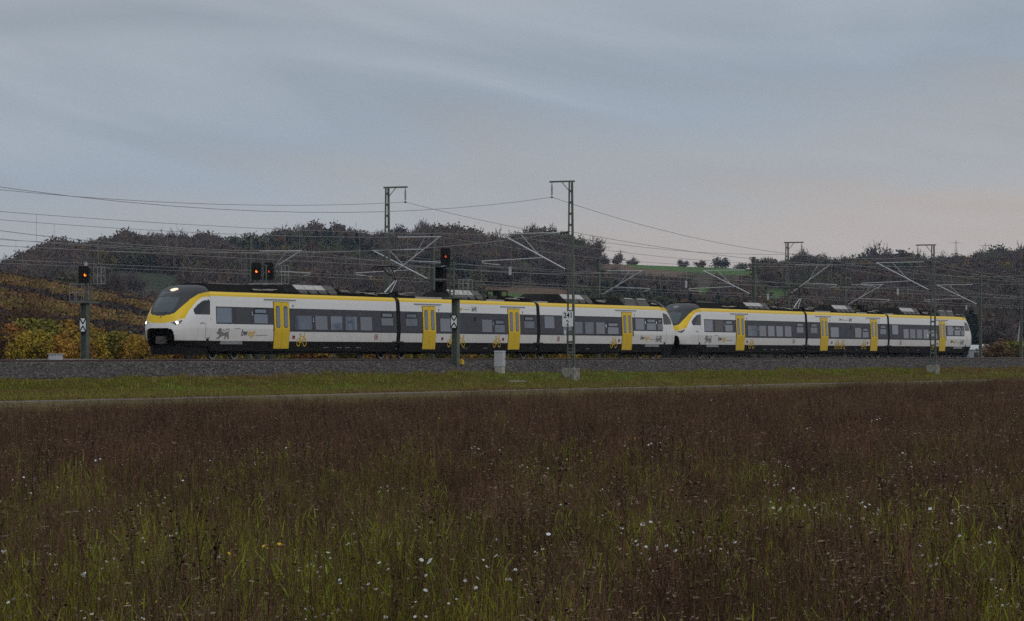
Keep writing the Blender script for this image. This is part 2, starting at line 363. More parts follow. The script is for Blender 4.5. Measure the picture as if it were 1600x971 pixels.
def build_terrain():
    ys = np.unique(np.concatenate([np.geomspace(60, 800, 46), np.arange(800, 2110, 8.), np.geomspace(2110, 4700, 14)]))
    xs = np.unique(np.concatenate([np.linspace(-2100, -480, 20), np.arange(-480, 480, 6.), np.linspace(480, 2100, 20)]))
    XX, YY = np.meshgrid(xs, ys); ZZ = terrain_z(XX, YY)
    wx, wy = c2w(XX, YY); ZZ = np.where(wy < 44, -2.6, ZZ)
    Zn = zones(XX, YY, ZZ)
    cols = np.array([(.052, .042, .028), (.055, .105, .024), (.115, .075, .050), (.12, .075, .02), (.030, .038, .020)])[Zn]
    rows, cs = XX.shape
    V = np.stack([wx, wy, ZZ], -1).reshape(-1, 3)
    i = np.arange((rows - 1) * (cs - 1)); r, c = i // (cs - 1), i % (cs - 1); a = r * cs + c
    F = np.stack([a, a + 1, a + cs + 1, a + cs], 1)
    me = bpy.data.meshes.new('hillside'); me.from_pydata(V.tolist(), [], F.tolist())
    ca = me.color_attributes.new('cover', 'FLOAT_COLOR', 'POINT'); ca.data.foreach_set('color', np.concatenate([cols.reshape(-1, 3), np.ones((len(V), 1))], 1).ravel())
    m = bpy.data.materials.new('hill_cover'); m.use_nodes = True; nt = m.node_tree; b = nt.nodes['Principled BSDF']; b.inputs['Roughness'].default_value = .95; b.inputs['Specular IOR Level'].default_value = .05
    at = nt.nodes.new('ShaderNodeAttribute'); at.attribute_name = 'cover'; tc = nt.nodes.new('ShaderNodeTexCoord')
    nz = nt.nodes.new('ShaderNodeTexNoise'); nz.inputs['Scale'].default_value = .05; nz.inputs['Detail'].default_value = 9; nz.inputs['Roughness'].default_value = .7; nt.links.new(tc.outputs['Object'], nz.inputs['Vector'])
    mr = nt.nodes.new('ShaderNodeMapRange'); mr.inputs[1].default_value = .3; mr.inputs[2].default_value = .7; mr.inputs[3].default_value = .65; mr.inputs[4].default_value = 1.35; nt.links.new(nz.outputs['Fac'], mr.inputs[0])
    vm = nt.nodes.new('ShaderNodeVectorMath'); vm.operation = 'SCALE'; nt.links.new(at.outputs['Color'], vm.inputs[0]); nt.links.new(mr.outputs[0], vm.inputs['Scale'])
    nt.links.new(vm.outputs[0], b.inputs['Base Color']); me.materials.append(m)
    for p in me.polygons: p.use_smooth = True
    o = bpy.data.objects.new('hillside', me); col.objects.link(o); tag(o, kind='structure')
build_terrain()

# ------------------------------------------------------------------ the train
PW = [(.46, 1.31), (.75, 1.335), (1.03, 1.36), (1.58, 1.405), (1.72, 1.415), (1.96, 1.407), (2.92, 1.365), (3.30, 1.345), (3.49, 1.325), (3.60, 1.29), (3.69, 1.22), (3.74, 1.10)]
def hw(z): return float(np.interp(z, [p[0] for p in PW], [p[1] for p in PW]))
LEN, PITCH = 69.52, 70.4
CAB = 3.22                                       # the moulded cab reaches this far back

def side_patch(b, poly, off=.008, th=.03, mi=0):
    """a plate that follows the leaning near side wall; poly in (u, z)"""
    fr = [(u, -(hw(z) + off), z) for u, z in poly]; bk = [(u, -(hw(z) + off - th), z) for u, z in poly]
    ar = sum(poly[i][0] * poly[(i + 1) % len(poly)][1] - poly[(i + 1) % len(poly)][0] * poly[i][1] for i in range(len(poly)))
    if ar < 0: fr.reverse(); bk.reverse()
    b.face(fr, mi); n = len(fr)
    for i in range(n):
        j = (i + 1) % n; b.face([fr[j], fr[i], bk[i], bk[j]], mi)
def rrect(u0, u1, z0, z1, r=.06, n=3):
    pts = []
    for cx, cz, a0 in ((u1 - r, z0 + r, -90), (u1 - r, z1 - r, 0), (u0 + r, z1 - r, 90), (u0 + r, z0 + r, 180)):
        for i in range(n + 1):
            a = R(a0 + 90 * i / n); pts.append((cx + r * math.cos(a), cz + r * math.sin(a)))
    return pts
def u_near(px, yl=0):                             # distance along the train of the near-side point in photo column px
    a = (px - 800) / FPX; p = -1.40 + yl - CAM.y; Z = p / (SN - CS * a); return CAM.x + SN * a * Z + CS * Z

def car_body(u0, u1, bands, root):
    """bands: list of (u_from, u_to, grey bottom, grey top)"""
    zs = [.46, .75, 1.03, 1.58, 1.72, 1.96, 2.92, 3.30, 3.49, 3.60, 3.69, 3.74]
    us = sorted({u0, u1} | {q for b_ in bands for q in b_[:2]})
    b = MB()
    for i in range(len(us) - 1):
        ua, ub = us[i], us[i + 1]; um = (ua + ub) / 2
        for j in range(len(zs) - 1):
            za, zb = zs[j], zs[j + 1]; zm = (za + zb) / 2
            mi = 3 if zm < 1.03 else (1 if zm > 3.49 else 0)
            for (p, q, g0, g1) in bands:
                if p <= um <= q and g0 <= zm <= g1: mi = 2
            for sd in (-1, 1):
                pts = [(ua, sd * hw(za), za), (ub, sd * hw(za), za), (ub, sd * hw(zb), zb), (ua, sd * hw(zb), zb)]
                b.face(pts if sd < 0 else pts[::-1], mi)
    w = hw(3.74)
    b.face([(u0, -w, 3.74), (u1, -w, 3.74), (u1, 0, 3.80), (u0, 0, 3.80)], 4); b.face([(u0, 0, 3.80), (u1, 0, 3.80), (u1, w, 3.74), (u0, w, 3.74)], 4)
    w = hw(.46); b.face([(u0, -w, .46), (u0, w, .46), (u1, w, .46), (u1, -w, .46)], 3)
    for u, s_ in ((u0, 1), (u1, -1)):
        ring = [(u, -hw(z), z) for z in zs] + [(u, 0, 3.80)] + [(u, hw(z), z) for z in reversed(zs)]
        b.face(ring if s_ < 0 else ring[::-1], 3)
    return b.build('car_body', [WHITE, YELLOW, GREY, BLACK, ROOFD], root)

# moulded cab: horizontal slices, each a blunt superellipse
ZU = [(.72, .42), (.90, .20), (1.1, .07), (1.35, .01), (1.6, 0), (2.0, .05), (2.4, .20), (2.8, .46), (3.1, .70), (3.4, 1.00), (3.65, 1.30), (3.82, 1.60), (3.95, 1.90), (4.04, 2.25), (4.09, 2.7)]
ZW = [(.72, 1.31), (1.03, 1.36), (1.72, 1.415), (2.5, 1.39), (3.1, 1.36), (3.35, 1.335), (3.55, 1.305), (3.70, 1.27), (3.82, 1.20), (3.95, 1.08), (4.04, .90), (4.09, .50)]
def cab_u0(z): return float(np.interp(z, [p[0] for p in ZU], [p[1] for p in ZU]))
def cab_w(z): return float(np.interp(z, [p[0] for p in ZW], [p[1] for p in ZW]))
def crop(pts): return [(210 + .14420 * x, 430 + .14420 * y) for x, y in pts]    # tracing coordinates of the cab enlargement
POLY = {
    'screen': crop([(200, 232), (494, 236), (474, 290), (434, 362), (402, 398), (330, 404), (190, 400)]),
    'dark': crop([(150, 90), (270, 90), (420, 60), (800, 60), (826, 180), (760, 188), (690, 207), (610, 258), (540, 318), (432, 412), (380, 432), (295, 440), (150, 424)]),
    'yellow': crop([(110, 424), (295, 430), (432, 412), (540, 318), (610, 258), (690, 207), (760, 186), (850, 180), (850, 236), (770, 234), (720, 248), (665, 295), (600, 375), (545, 468), (470, 488), (390, 508), (300, 524), (100, 500)]),
    'visor': crop([(240, 176), (542, 180), (512, 226), (230, 224)]),
    'mouth': crop([(120, 580), (360, 575), (405, 590), (432, 625), (434, 712), (434, 790), (120, 790)]),
    'lamp': crop([(388, 514), (460, 498), (528, 486), (505, 518), (470, 540), (440, 540)]),
    'toplamp': crop([(405, 168), (425, 130), (480, 118), (470, 150), (440, 168)]),
    'side': crop([(638, 374), (680, 325), (724, 288), (765, 270), (812, 270), (820, 290), (820, 434), (656, 430)])}
def cab(root, rear):
    """front or rear cab, split into its visible pieces by the traced paint lines of the near half, mirrored to the far half"""
    nz_, nt_ = 96, 110
    zl = np.concatenate([np.linspace(.72, 3.6, 74), 3.6 + (4.09 - 3.6) * np.sin(np.linspace(0, math.pi / 2, 24))[1:]])
    tl = np.concatenate([(1 - np.cos(np.linspace(0, math.pi / 2, 70))), []])
    grid = np.zeros((len(zl), len(tl) + 40, 3))
    for i, z in enumerate(zl):
        u0, w = cab_u0(z), cab_w(z); Lz = min(2.2, CAB - .05 - u0) if z < 3.6 else (CAB - .02 - u0) * .95; n = 3.0 - .6 * max(0, min(1, (z - 2.2) / 1.2))
        for j, t in enumerate(tl):
            grid[i, j] = (u0 + Lz * t, w * (1 - (1 - t) ** n) ** (1 / n), z)
        ue = CAB + (.0 if z < 3.72 else -.02)
        for j in range(40):
            grid[i, len(tl) + j] = (u0 + Lz + (ue - u0 - Lz) * (j + 1) / 40, w, z)
    bs = {k: MB() for k in ('shell', 'screen', 'lamp', 'toplamp', 'side', 'visor')}
    cen = (grid[:-1, :-1] + grid[1:, 1:] + grid[:-1, 1:] + grid[1:, :-1]) / 4
    px, py = proj(cen[..., 0], -cen[..., 1], cen[..., 2])
    ins = {k: inside(px, py, v) for k, v in POLY.items()}
    nr, nc = cen.shape[:2]
    for i in range(nr):
        for j in range(nc):
            u, y, z = cen[i, j]; key, mi = 'shell', 0
            if ins['mouth'][i, j] and u < 1.1 and y < .86 and z < 1.70: continue
            if z < 1.03: mi = 3
            elif ins['lamp'][i, j] and u < 2.2: key, mi = 'lamp', 0
            elif y < .25 and 3.74 < z < 3.92 and u < 2.2 and y < .25 * (1 - ((z - 3.83) / .10) ** 2): key = 'toplamp'
            elif ins['side'][i, j] and u > 1.2: key = 'side'
            elif ins['screen'][i, j] and u < 2.2 and z > 2.3 and y < .92: key = 'screen'
            elif ins['visor'][i, j] and u < 2.2: key = 'visor'
            elif ins['dark'][i, j] or z > 3.72: mi = 2
            elif ins['yellow'][i, j] and z > 1.9: mi = 1
            for sd in (-1, 1):
                q = [grid[i, j], grid[i, j + 1], grid[i + 1, j + 1], grid[i + 1, j]]
                q = [(p[0], sd * p[1], p[2]) for p in q]
                if (sd > 0) != rear: q = q[::-1]
                if rear: q = [(LEN - p[0], p[1], p[2]) for p in q]
                bs[key].face(q, mi)
    fx = (lambda u: LEN - u) if rear else (lambda u: u)
    def fin(b, name, mats, parent):
        o = b.build(name, mats, parent)
        import bmesh
        bm = bmesh.new(); bm.from_mesh(o.data); bmesh.ops.remove_doubles(bm, verts=bm.verts, dist=.0008)
        for f in bm.faces: f.smooth = True
        bm.to_mesh(o.data); bm.free(); return o
    sh = fin(bs['shell'], 'cab_shell', [WHITE, YELLOW, NOSEGREY, BLACK], root)
    sc_ = fin(bs['screen'], 'windscreen', SCREEN, root)
    wb = MB(); wb.bar((fx(.13), -.03, 2.28), (fx(.85), -.62, 3.02), .025, n=5); wb.bar((fx(.26), -.25, 2.52), (fx(.95), -.72, 3.12), .02, n=5); wb.build('wiper', BLK, sc_)
    fin(bs['visor'], 'sun_visor_band', DGLASS, root)
    for sd in (-1, 1):
        q = bs['side']; b = MB()
        for f in q.f:
            if q.v[f[0]][1] * sd > 0: b.face([q.v[i] for i in f])
        fin(b, 'cab_window', DGLASS, root)
    for sd in (-1, 1):
        b = MB(); q = bs['lamp']
        for f in q.f:
            pts = [q.v[i] for i in f]
            if pts[0][1] * sd > 0 or pts[2][1] * sd > 0: b.face(pts)
        if b.f:
            hl = fin(b, 'headlight', LENS, root)
            c = np.mean(np.array(b.v), 0); d = MB()
            rr = .075; d.disc((c[0] + (-.0 if rear else .0), c[1] - sd * .02, c[2] - .01), (-1 if not rear else 1, sd * .75, .12), rr, .07, 12); d.build('lamp_bulb', LENS if rear else HEADL, hl)
    if bs['toplamp'].f: fin(bs['toplamp'], 'top_light', LENS if rear else HEADL2, root)
    # closing wall behind the cab fairing, recess and coupler
    b = MB(); zz = [z for z in zl if z > 3.6]
    ring = [(fx(CAB - .02), -cab_w(z), z) for z in zz] + [(fx(CAB - .02), cab_w(z), z) for z in reversed(zz)]
    b.face(ring); b.build('fairing_back', NOSEGREY, root)
    b = MB()
    for z0, z1, ya, yb, ua, ub in ((.72, 1.66, -.88, -.85, .46, 1.2), (.72, 1.66, .85, .88, .46, 1.2), (.70, 1.66, -.85, .85, 1.2, 1.24), (1.66, 1.69, -.85, .85, .42, 1.2)):
        b.box(min(fx(ua), fx(ub)), max(fx(ua), fx(ub)), ya, yb, z0, z1)
    b.build('coupler_recess', BLK, root)
    b = MB(); b.bar((fx(1.2), 0, 1.05), (fx(.45), 0, 1.05), .11, n=8); b.box(min(fx(.12), fx(.5)), max(fx(.12), fx(.5)), -.24, .24, .86, 1.26); b.disc((fx(.09), -.05, 1.08), (1, 0, 0), .10, .06, 10); b.bar((fx(.16), -.3, .9), (fx(.3), .3, .9), .04, n=5)
    b.build('coupler', ROOFM, root)
    b = MB(); pl = [(.45, .62), (.8, .95), (1.5, 1.16), (3.0, 1.22)]
    for (ua, ya), (ub, yb) in zip(pl[:-1], pl[1:]):
        for sd in (-1, 1): b.face([(fx(ua), sd * ya, .26), (fx(ub), sd * yb, .26), (fx(ub - .05), sd * (yb + .05), .74), (fx(ua - .05), sd * (ya + .05), .74)])
    b.face([(fx(.45), -.62, .26), (fx(.45), .62, .26), (fx(.40), .67, .74), (fx(.40), -.67, .74)]); b.face([(fx(.45), -.62, .26), (fx(.45), .62, .26), (fx(3.0), 1.22, .26), (fx(3.0), -1.22, .26)]); b.build('plough', BLACK, root)
    b = MB(); b.box(min(fx(.5), fx(3.2)), max(fx(.5), fx(3.2)), -.8, .8, .70, .74); b.build('cab_floor', BLK, root)
    # cab door seams and foot step
    b = MB()
    def seam(pts, w=.022):
        for (ua, za), (ub, zb) in zip(pts[:-1], pts[1:]):
            a = Vector((ua, 0, za)); d = Vector((ub - ua, 0, zb - za)); n = Vector((-d.z, 0, d.x)).normalized() * w / 2
            qs = [a - n, a + d - n, a + d + n, a + n]; qs = [(fx(p.x), -(cab_w(p.z) + .004), p.z) for p in qs]; b.face(qs if not rear else qs[::-1])
    seam([(3.17, 1.05), (3.17, 2.2), (3.17, 3.5)]); seam([(2.62, 1.2), (2.62, 1.72), (2.62, 2.0)]); seam([(2.62, 1.2), (3.12, 1.2)])
    b.build('cab_door_seam', BLK, root)
    b = MB(); us = sorted((fx(2.72), fx(3.0))); side_patch(b, [(us[0], .95), (us[1], .95), (us[1], 1.16), (us[0], 1.16)], .012, .03); b.build('step_recess', BLK, root)

def text_mesh(txt, h, shear=0, bold=0):
    cu = bpy.data.curves.new('lettering', 'FONT'); cu.body = txt; cu.size = 1; cu.shear = shear; cu.offset = bold; cu.resolution_u = 3
    o = bpy.data.objects.new('lettering', cu); col.objects.link(o); bpy.context.view_layer.update()
    me = o.to_mesh(); v = np.array([p.co[:] for p in me.vertices]); f = [tuple(p.vertices) for p in me.polygons]
    o.to_mesh_clear(); bpy.data.objects.remove(o); bpy.data.curves.remove(cu)
    return v * h, f
def side_text(name, txt, u, z, size, m, root, width=None, shear=0, bold=0, vertical=False):
    v, f = text_mesh(txt, size, shear, bold); w = v[:, 0].max() - v[:, 0].min(); v[:, 0] -= v[:, 0].min()
    if width: v[:, 0] *= width / w
    b = MB(); b.v = [(u + p[0], -(hw(z + p[1]) + .012), z + p[1]) for p in v]; b.f = f; b.m = [0] * len(f)
    return b.build(name, m, root)
def flat_side(name, poly_list, m, root, off=.012):
    b = MB()
    for poly in poly_list: b.face([(u, -(hw(z) + off), z) for u, z in poly])
    return b.build(name, m, root)
LION = [(88, 128), (100, 133), (112, 120), (108, 104), (118, 80), (138, 68), (158, 74), (168, 95), (168, 126), (215, 142), (262, 124), (284, 138), (284, 172), (294, 214), (290, 237), (262, 237), (272, 216), (250, 192), (240, 216), (234, 236), (206, 237), (221, 210), (222, 182), (190, 192), (165, 205), (142, 216), (126, 236), (84, 238), (94, 222), (114, 212), (126, 196), (130, 176), (112, 166), (98, 156), (86, 150)]
TAIL = [(268, 128), (286, 118), (291, 96), (280, 79), (258, 82), (238, 98), (212, 108), (190, 102), (180, 88)]
def thick(pts, w):
    out = []
    for (a, b_), (c, d) in zip(pts[:-1], pts[1:]):
        l = math.hypot(c - a, d - b_) or 1; nx, ny = -(d - b_) / l * w / 2, (c - a) / l * w / 2
        out.append([(a - nx, b_ - ny), (c - nx, d - ny), (c + nx, d + ny), (a + nx, b_ + ny)])
    return out
def lion(root, u, z, h, flip=False, m=None):
    k = h / 170.0; fxn = (lambda x: u + (294 - x) * k * 1.86) if flip else (lambda x: u + (x - 84) * k * 1.86)
    polys = [[(fxn(x), z + (238 - y) * k) for x, y in LION]] + [[(fxn(x), z + (238 - y) * k) for x, y in p] for p in thick(TAIL, 9)]
    flat_side('lion_emblem', polys, m or LIONG, root)
def ring(cu, cz, ru, rz, w, n=16):
    out = []
    for i in range(n):
        a, b_ = 2 * math.pi * i / n, 2 * math.pi * (i + 1) / n
        out.append([(cu + ru * math.cos(a), cz + rz * math.sin(a)), (cu + ru * math.cos(b_), cz + rz * math.sin(b_)), (cu + (ru - w) * math.cos(b_), cz + (rz - w) * math.sin(b_)), (cu + (ru - w) * math.cos(a), cz + (rz - w) * math.sin(a))])
    return out
def bicycle(root, u):
    r = .235; w = .055
    polys = ring(u + r, .99, r, .25, w) + ring(u + 4.05 * r, .99, r, .25, w)
    a, c, hb, st = (u + r, .99), (u + 4.05 * r, .99), (u + 3.7 * r, 1.50), (u + 1.75 * r, 1.46)
    bb = (u + 2.35 * r, .97)
    for seg in ([a, bb], [bb, (u + 3.65 * r, 1.33)], [bb, st], [a, (u + 1.9 * r, 1.33)], [(u + 1.9 * r, 1.33), (u + 3.65 * r, 1.33)], [hb, c], [(hb[0] - .04, hb[1]), (hb[0] + .12, hb[1] + .02)], [(st[0] - .1, st[1]), (st[0] + .1, st[1])]):
        polys += thick(seg, w)
    flat_side('bicycle_symbol', polys, PYEL, root, .014)

def bogie(root, uc, sp, name='bogie'):
    b = MB(); b.box(uc - sp / 2 - .55, uc + sp / 2 + .55, -1.0, -.84, .38, .62); b.box(uc - sp / 2 - .55, uc + sp / 2 + .55, .84, 1.0, .38, .62)
    b.box(uc - .45, uc + .45, -.84, .84, .3, .66); b.box(uc - .3, uc + .3, -1.12, -1.0, .40, .86)
    for s_ in (-1, 1):
        b.box(uc + s_ * sp / 2 - .17, uc + s_ * sp / 2 + .17, -1.10, -1.0, .28, .58); b.bar((uc + s_ * sp / 2, -.8, .42), (uc + s_ * sp / 2, .8, .42), .08, n=8)
    o = b.build(name, BLACK, root)
    for s_ in (-1, 1):
        for y in (-.75, .75):
            w = MB(); sg = 1 if y > 0 else -1
            w.disc((0, 0, 0), (0, 1, 0), .425, .115, 28, 0); w.disc((0, sg * .065, 0), (0, 1, 0), .33, .02, 24, 1); w.disc((0, sg * .09, 0), (0, 1, 0), .12, .06, 14, 1); w.disc((0, -sg * .07, 0), (0, 1, 0), .455, .03, 28, 0)
            w.build('wheel', [WHEEL, BLACK], o, (uc + s_ * sp / 2, y, .427))
    d = MB(); d.bar((uc - .7, -1.2, .92), (uc + .05, -1.2, .92), .055, n=6); d.bar((uc + .05, -1.2, .92), (uc + .75, -1.2, .92), .042, n=6); d.bar((uc - .6, -1.14, .70), (uc + .35, -1.14, .58), .045, n=6)
    d.build('damper', STEEL, o)

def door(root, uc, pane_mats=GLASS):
    z0, z1, hwid = .61, 3.26, .86
    b = MB()
    zs = [z0 - .03, 1.03, 1.58, 1.72, 2.92, z1 + .03]
    for i in range(len(zs) - 1): side_patch(b, [(uc - hwid - .05, zs[i]), (uc + hwid + .05, zs[i]), (uc + hwid + .05, zs[i + 1]), (uc - hwid - .05, zs[i + 1])], .006, .04)
    b.build('door_frame', BLK, root)
    for s_ in (-1, 1):
        ua, ub = (uc - hwid, uc - .014) if s_ < 0 else (uc + .014, uc + hwid)
        b = MB(); zs = [z0, 1.03, 1.58, 1.72, 2.92, z1]
        for i in range(len(zs) - 1): side_patch(b, [(ua, zs[i]), (ub, zs[i]), (ub, zs[i + 1]), (ua, zs[i + 1])], .03, .05)
        o = b.build('door', YELLOW, root)
        p = MB(); side_patch(p, rrect(ua + .20, ub - .20, 1.80, 3.04, .12), .036, .02, 0); p.build('pane_rim', BLK, o)
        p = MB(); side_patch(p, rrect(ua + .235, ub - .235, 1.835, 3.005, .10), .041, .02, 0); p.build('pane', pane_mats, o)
    b = MB(); side_patch(b, [(uc - 1.95, 3.375), (uc + 1.7, 3.375), (uc + 1.7, 3.425), (uc - 1.95, 3.425)], .05, .06); b.build('drip_rail', STEEL, root)
    b = MB(); side_patch(b, [(uc + 1.32, 2.99), (uc + 1.40, 2.99), (uc + 1.40, 3.13), (uc + 1.32, 3.13)], .012, .03); b.build('door_lamp', BLK, root)

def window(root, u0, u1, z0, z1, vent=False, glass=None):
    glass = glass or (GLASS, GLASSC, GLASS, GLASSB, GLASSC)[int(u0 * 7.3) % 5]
    b = MB(); side_patch(b, rrect(u0 - .03, u1 + .03, z0 - .03, z1 + .03, .05), .006, .03); o = b.build('window', NOSEGREY, root)
    b = MB()
    zt = z1 - .32 if vent else z1
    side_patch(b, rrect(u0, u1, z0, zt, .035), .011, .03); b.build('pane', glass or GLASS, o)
    if vent:
        b = MB(); side_patch(b, rrect(u0 + .03, u1 - .03, zt + .005, z1 + .015, .04), .013, .03); b.build('vent_frame', BLK, o)
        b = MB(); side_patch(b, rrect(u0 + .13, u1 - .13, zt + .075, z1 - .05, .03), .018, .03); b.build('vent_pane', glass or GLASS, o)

def roof_box(b, u0, u1, y0, y1, z0, z1, ends=.25, side=.2, mi=0):
    b.box(u0, u1, y0, y1, z0, z1, mi, (u0 + ends, u1 - ends, y0 + side, y1 - side))
def hvac(root, u0, u1, zt):
    """angled air-conditioning fairing: pale top panels, slanted dark grilles along the edge"""
    b = MB(); n = 4; w = (u1 - u0) / n
    b.box(u0 - .9, u1 + .2, -1.02, 1.02, 3.72, 3.86)
    b.face([(u0 - .9, -1.0, 3.86), (u0, -1.0, 3.86), (u0, -.5, zt - .02)]); b.face([(u0 - .9, 1.0, 3.86), (u0, .5, zt - .02), (u0, 1.0, 3.86)]); b.face([(u0 - .9, -1.0, 3.86), (u0, -.5, zt - .02), (u0, .5, zt - .02), (u0 - .9, 1.0, 3.86)])
    b.box(u0, u1, -1.0, 1.0, 3.86, zt - .03, 0, (u0, u1 - .1, -.5, .5))
    o = b.build('air_conditioner', ROOFD, root)
    for i in range(n):
        ua, ub = u0 + i * w + .03, u0 + (i + 1) * w - .03
        p = MB(); zm = 3.86 + (zt - 3.89) * .42
        yb = lambda z: -1.0 + .5 * (z - 3.86) / (zt - .03 - 3.86)
        p.face([(ua, yb(zm) - .02, zm), (ub, yb(zm) - .02, zm), (ub, -.50, zt - .01), (ua, -.50, zt - .01)]); p.face([(ua, -.50, zt - .01), (ub, -.50, zt - .01), (ub, .50, zt), (ua, .50, zt)])
        p.face([(ua, yb(zm) - .02, zm), (ua, -.5, zt - .01), (ua, -.45, zt - .06)]); p.build('top_panel', ROOFL if i < 3 else ROOFM, o)
        p = MB(); p.box(ua + .12, ub - .2, -1.05, -.96, 3.80, zm - .03, 0, (ua + .02, ub - .02, yb(zm - .03) - .04, -.7)); p.build('side_panel', ROOFM, o)
def clutter(root, u0, u1, zmax, n, seed, name='roof_equipment'):
    r = random.Random(seed); b = MB(); b.box(u0, u1, -.95, .95, 3.72, 3.90)
    for i in range(n * 2):
        u = r.uniform(u0, u1 - .6); l = r.uniform(.3, 1.2); h = r.uniform(3.96, zmax + .06); y = r.uniform(-.9, .3)
        b.box(u, min(u + l, u1), y, y + r.uniform(.3, .7), 3.84, h, r.choice((0, 0, 0, 1)))
    o = b.build(name, [ROOFD, ROOFM], root)
    for i in range(n // 2):
        p = MB(); u = r.uniform(u0, u1 - 1); z = r.uniform(3.92, zmax - .05); y = r.uniform(-.98, -.9)
        p.bar((u, y, z), (min(u + r.uniform(.5, 1.8), u1), y, z + r.uniform(-.06, .06)), .018, n=5); p.build('pipe', ROOFL, o)
def pantograph(root, u):
    b = MB(); b.box(u - .9, u + .9, -.8, -.7, 3.98, 4.05); b.box(u - .9, u + .9, .7, .8, 3.98, 4.05); b.box(u - .9, u - .8, -.8, .8, 3.98, 4.05); b.box(u + .8, u + .9, -.8, .8, 3.98, 4.05)
    for x in (u - .7, u + .7):
        for y in (-.72, .72): b.bar((x, y, 3.74), (x, y, 4.0), .07, n=8, mi=1)
    o = b.build('pantograph', [ROOFD, INSUL], root)
    k = (u + .95, 0, 4.88)
    p = MB(); p.bar((u - .55, 0, 4.06), k, .05, .04, 6); p.bar((u - .2, -.25, 4.06), (k[0] - .05, -.1, k[2] - .02), .022, n=5); p.build('lower_arm', ALU, o)
    p = MB(); hd = (u - .25, 0, 5.62)
    p.bar(k, (hd[0], -.35, hd[2]), .03, n=5); p.bar(k, (hd[0], .35, hd[2]), .03, n=5); p.bar((k[0], -.12, k[2]), (k[0], .12, k[2]), .05, n=6); p.build('upper_arm', BLK, o)
    p = MB()
    for dx in (-.28, .28):
        p.path([(hd[0] + dx, y, z) for y, z in ((-.97, 5.45), (-.75, 5.66), (-.5, 5.70), (0, 5.70), (.5, 5.70), (.75, 5.66), (.97, 5.45))], .035, 5)
    p.bar((hd[0] - .28, -.4, 5.66), (hd[0] + .28, -.4, 5.66), .03, n=5); p.bar((hd[0] - .28, .4, 5.66), (hd[0] + .28, .4, 5.66), .03, n=5); p.build('collector_head', BLK, o)

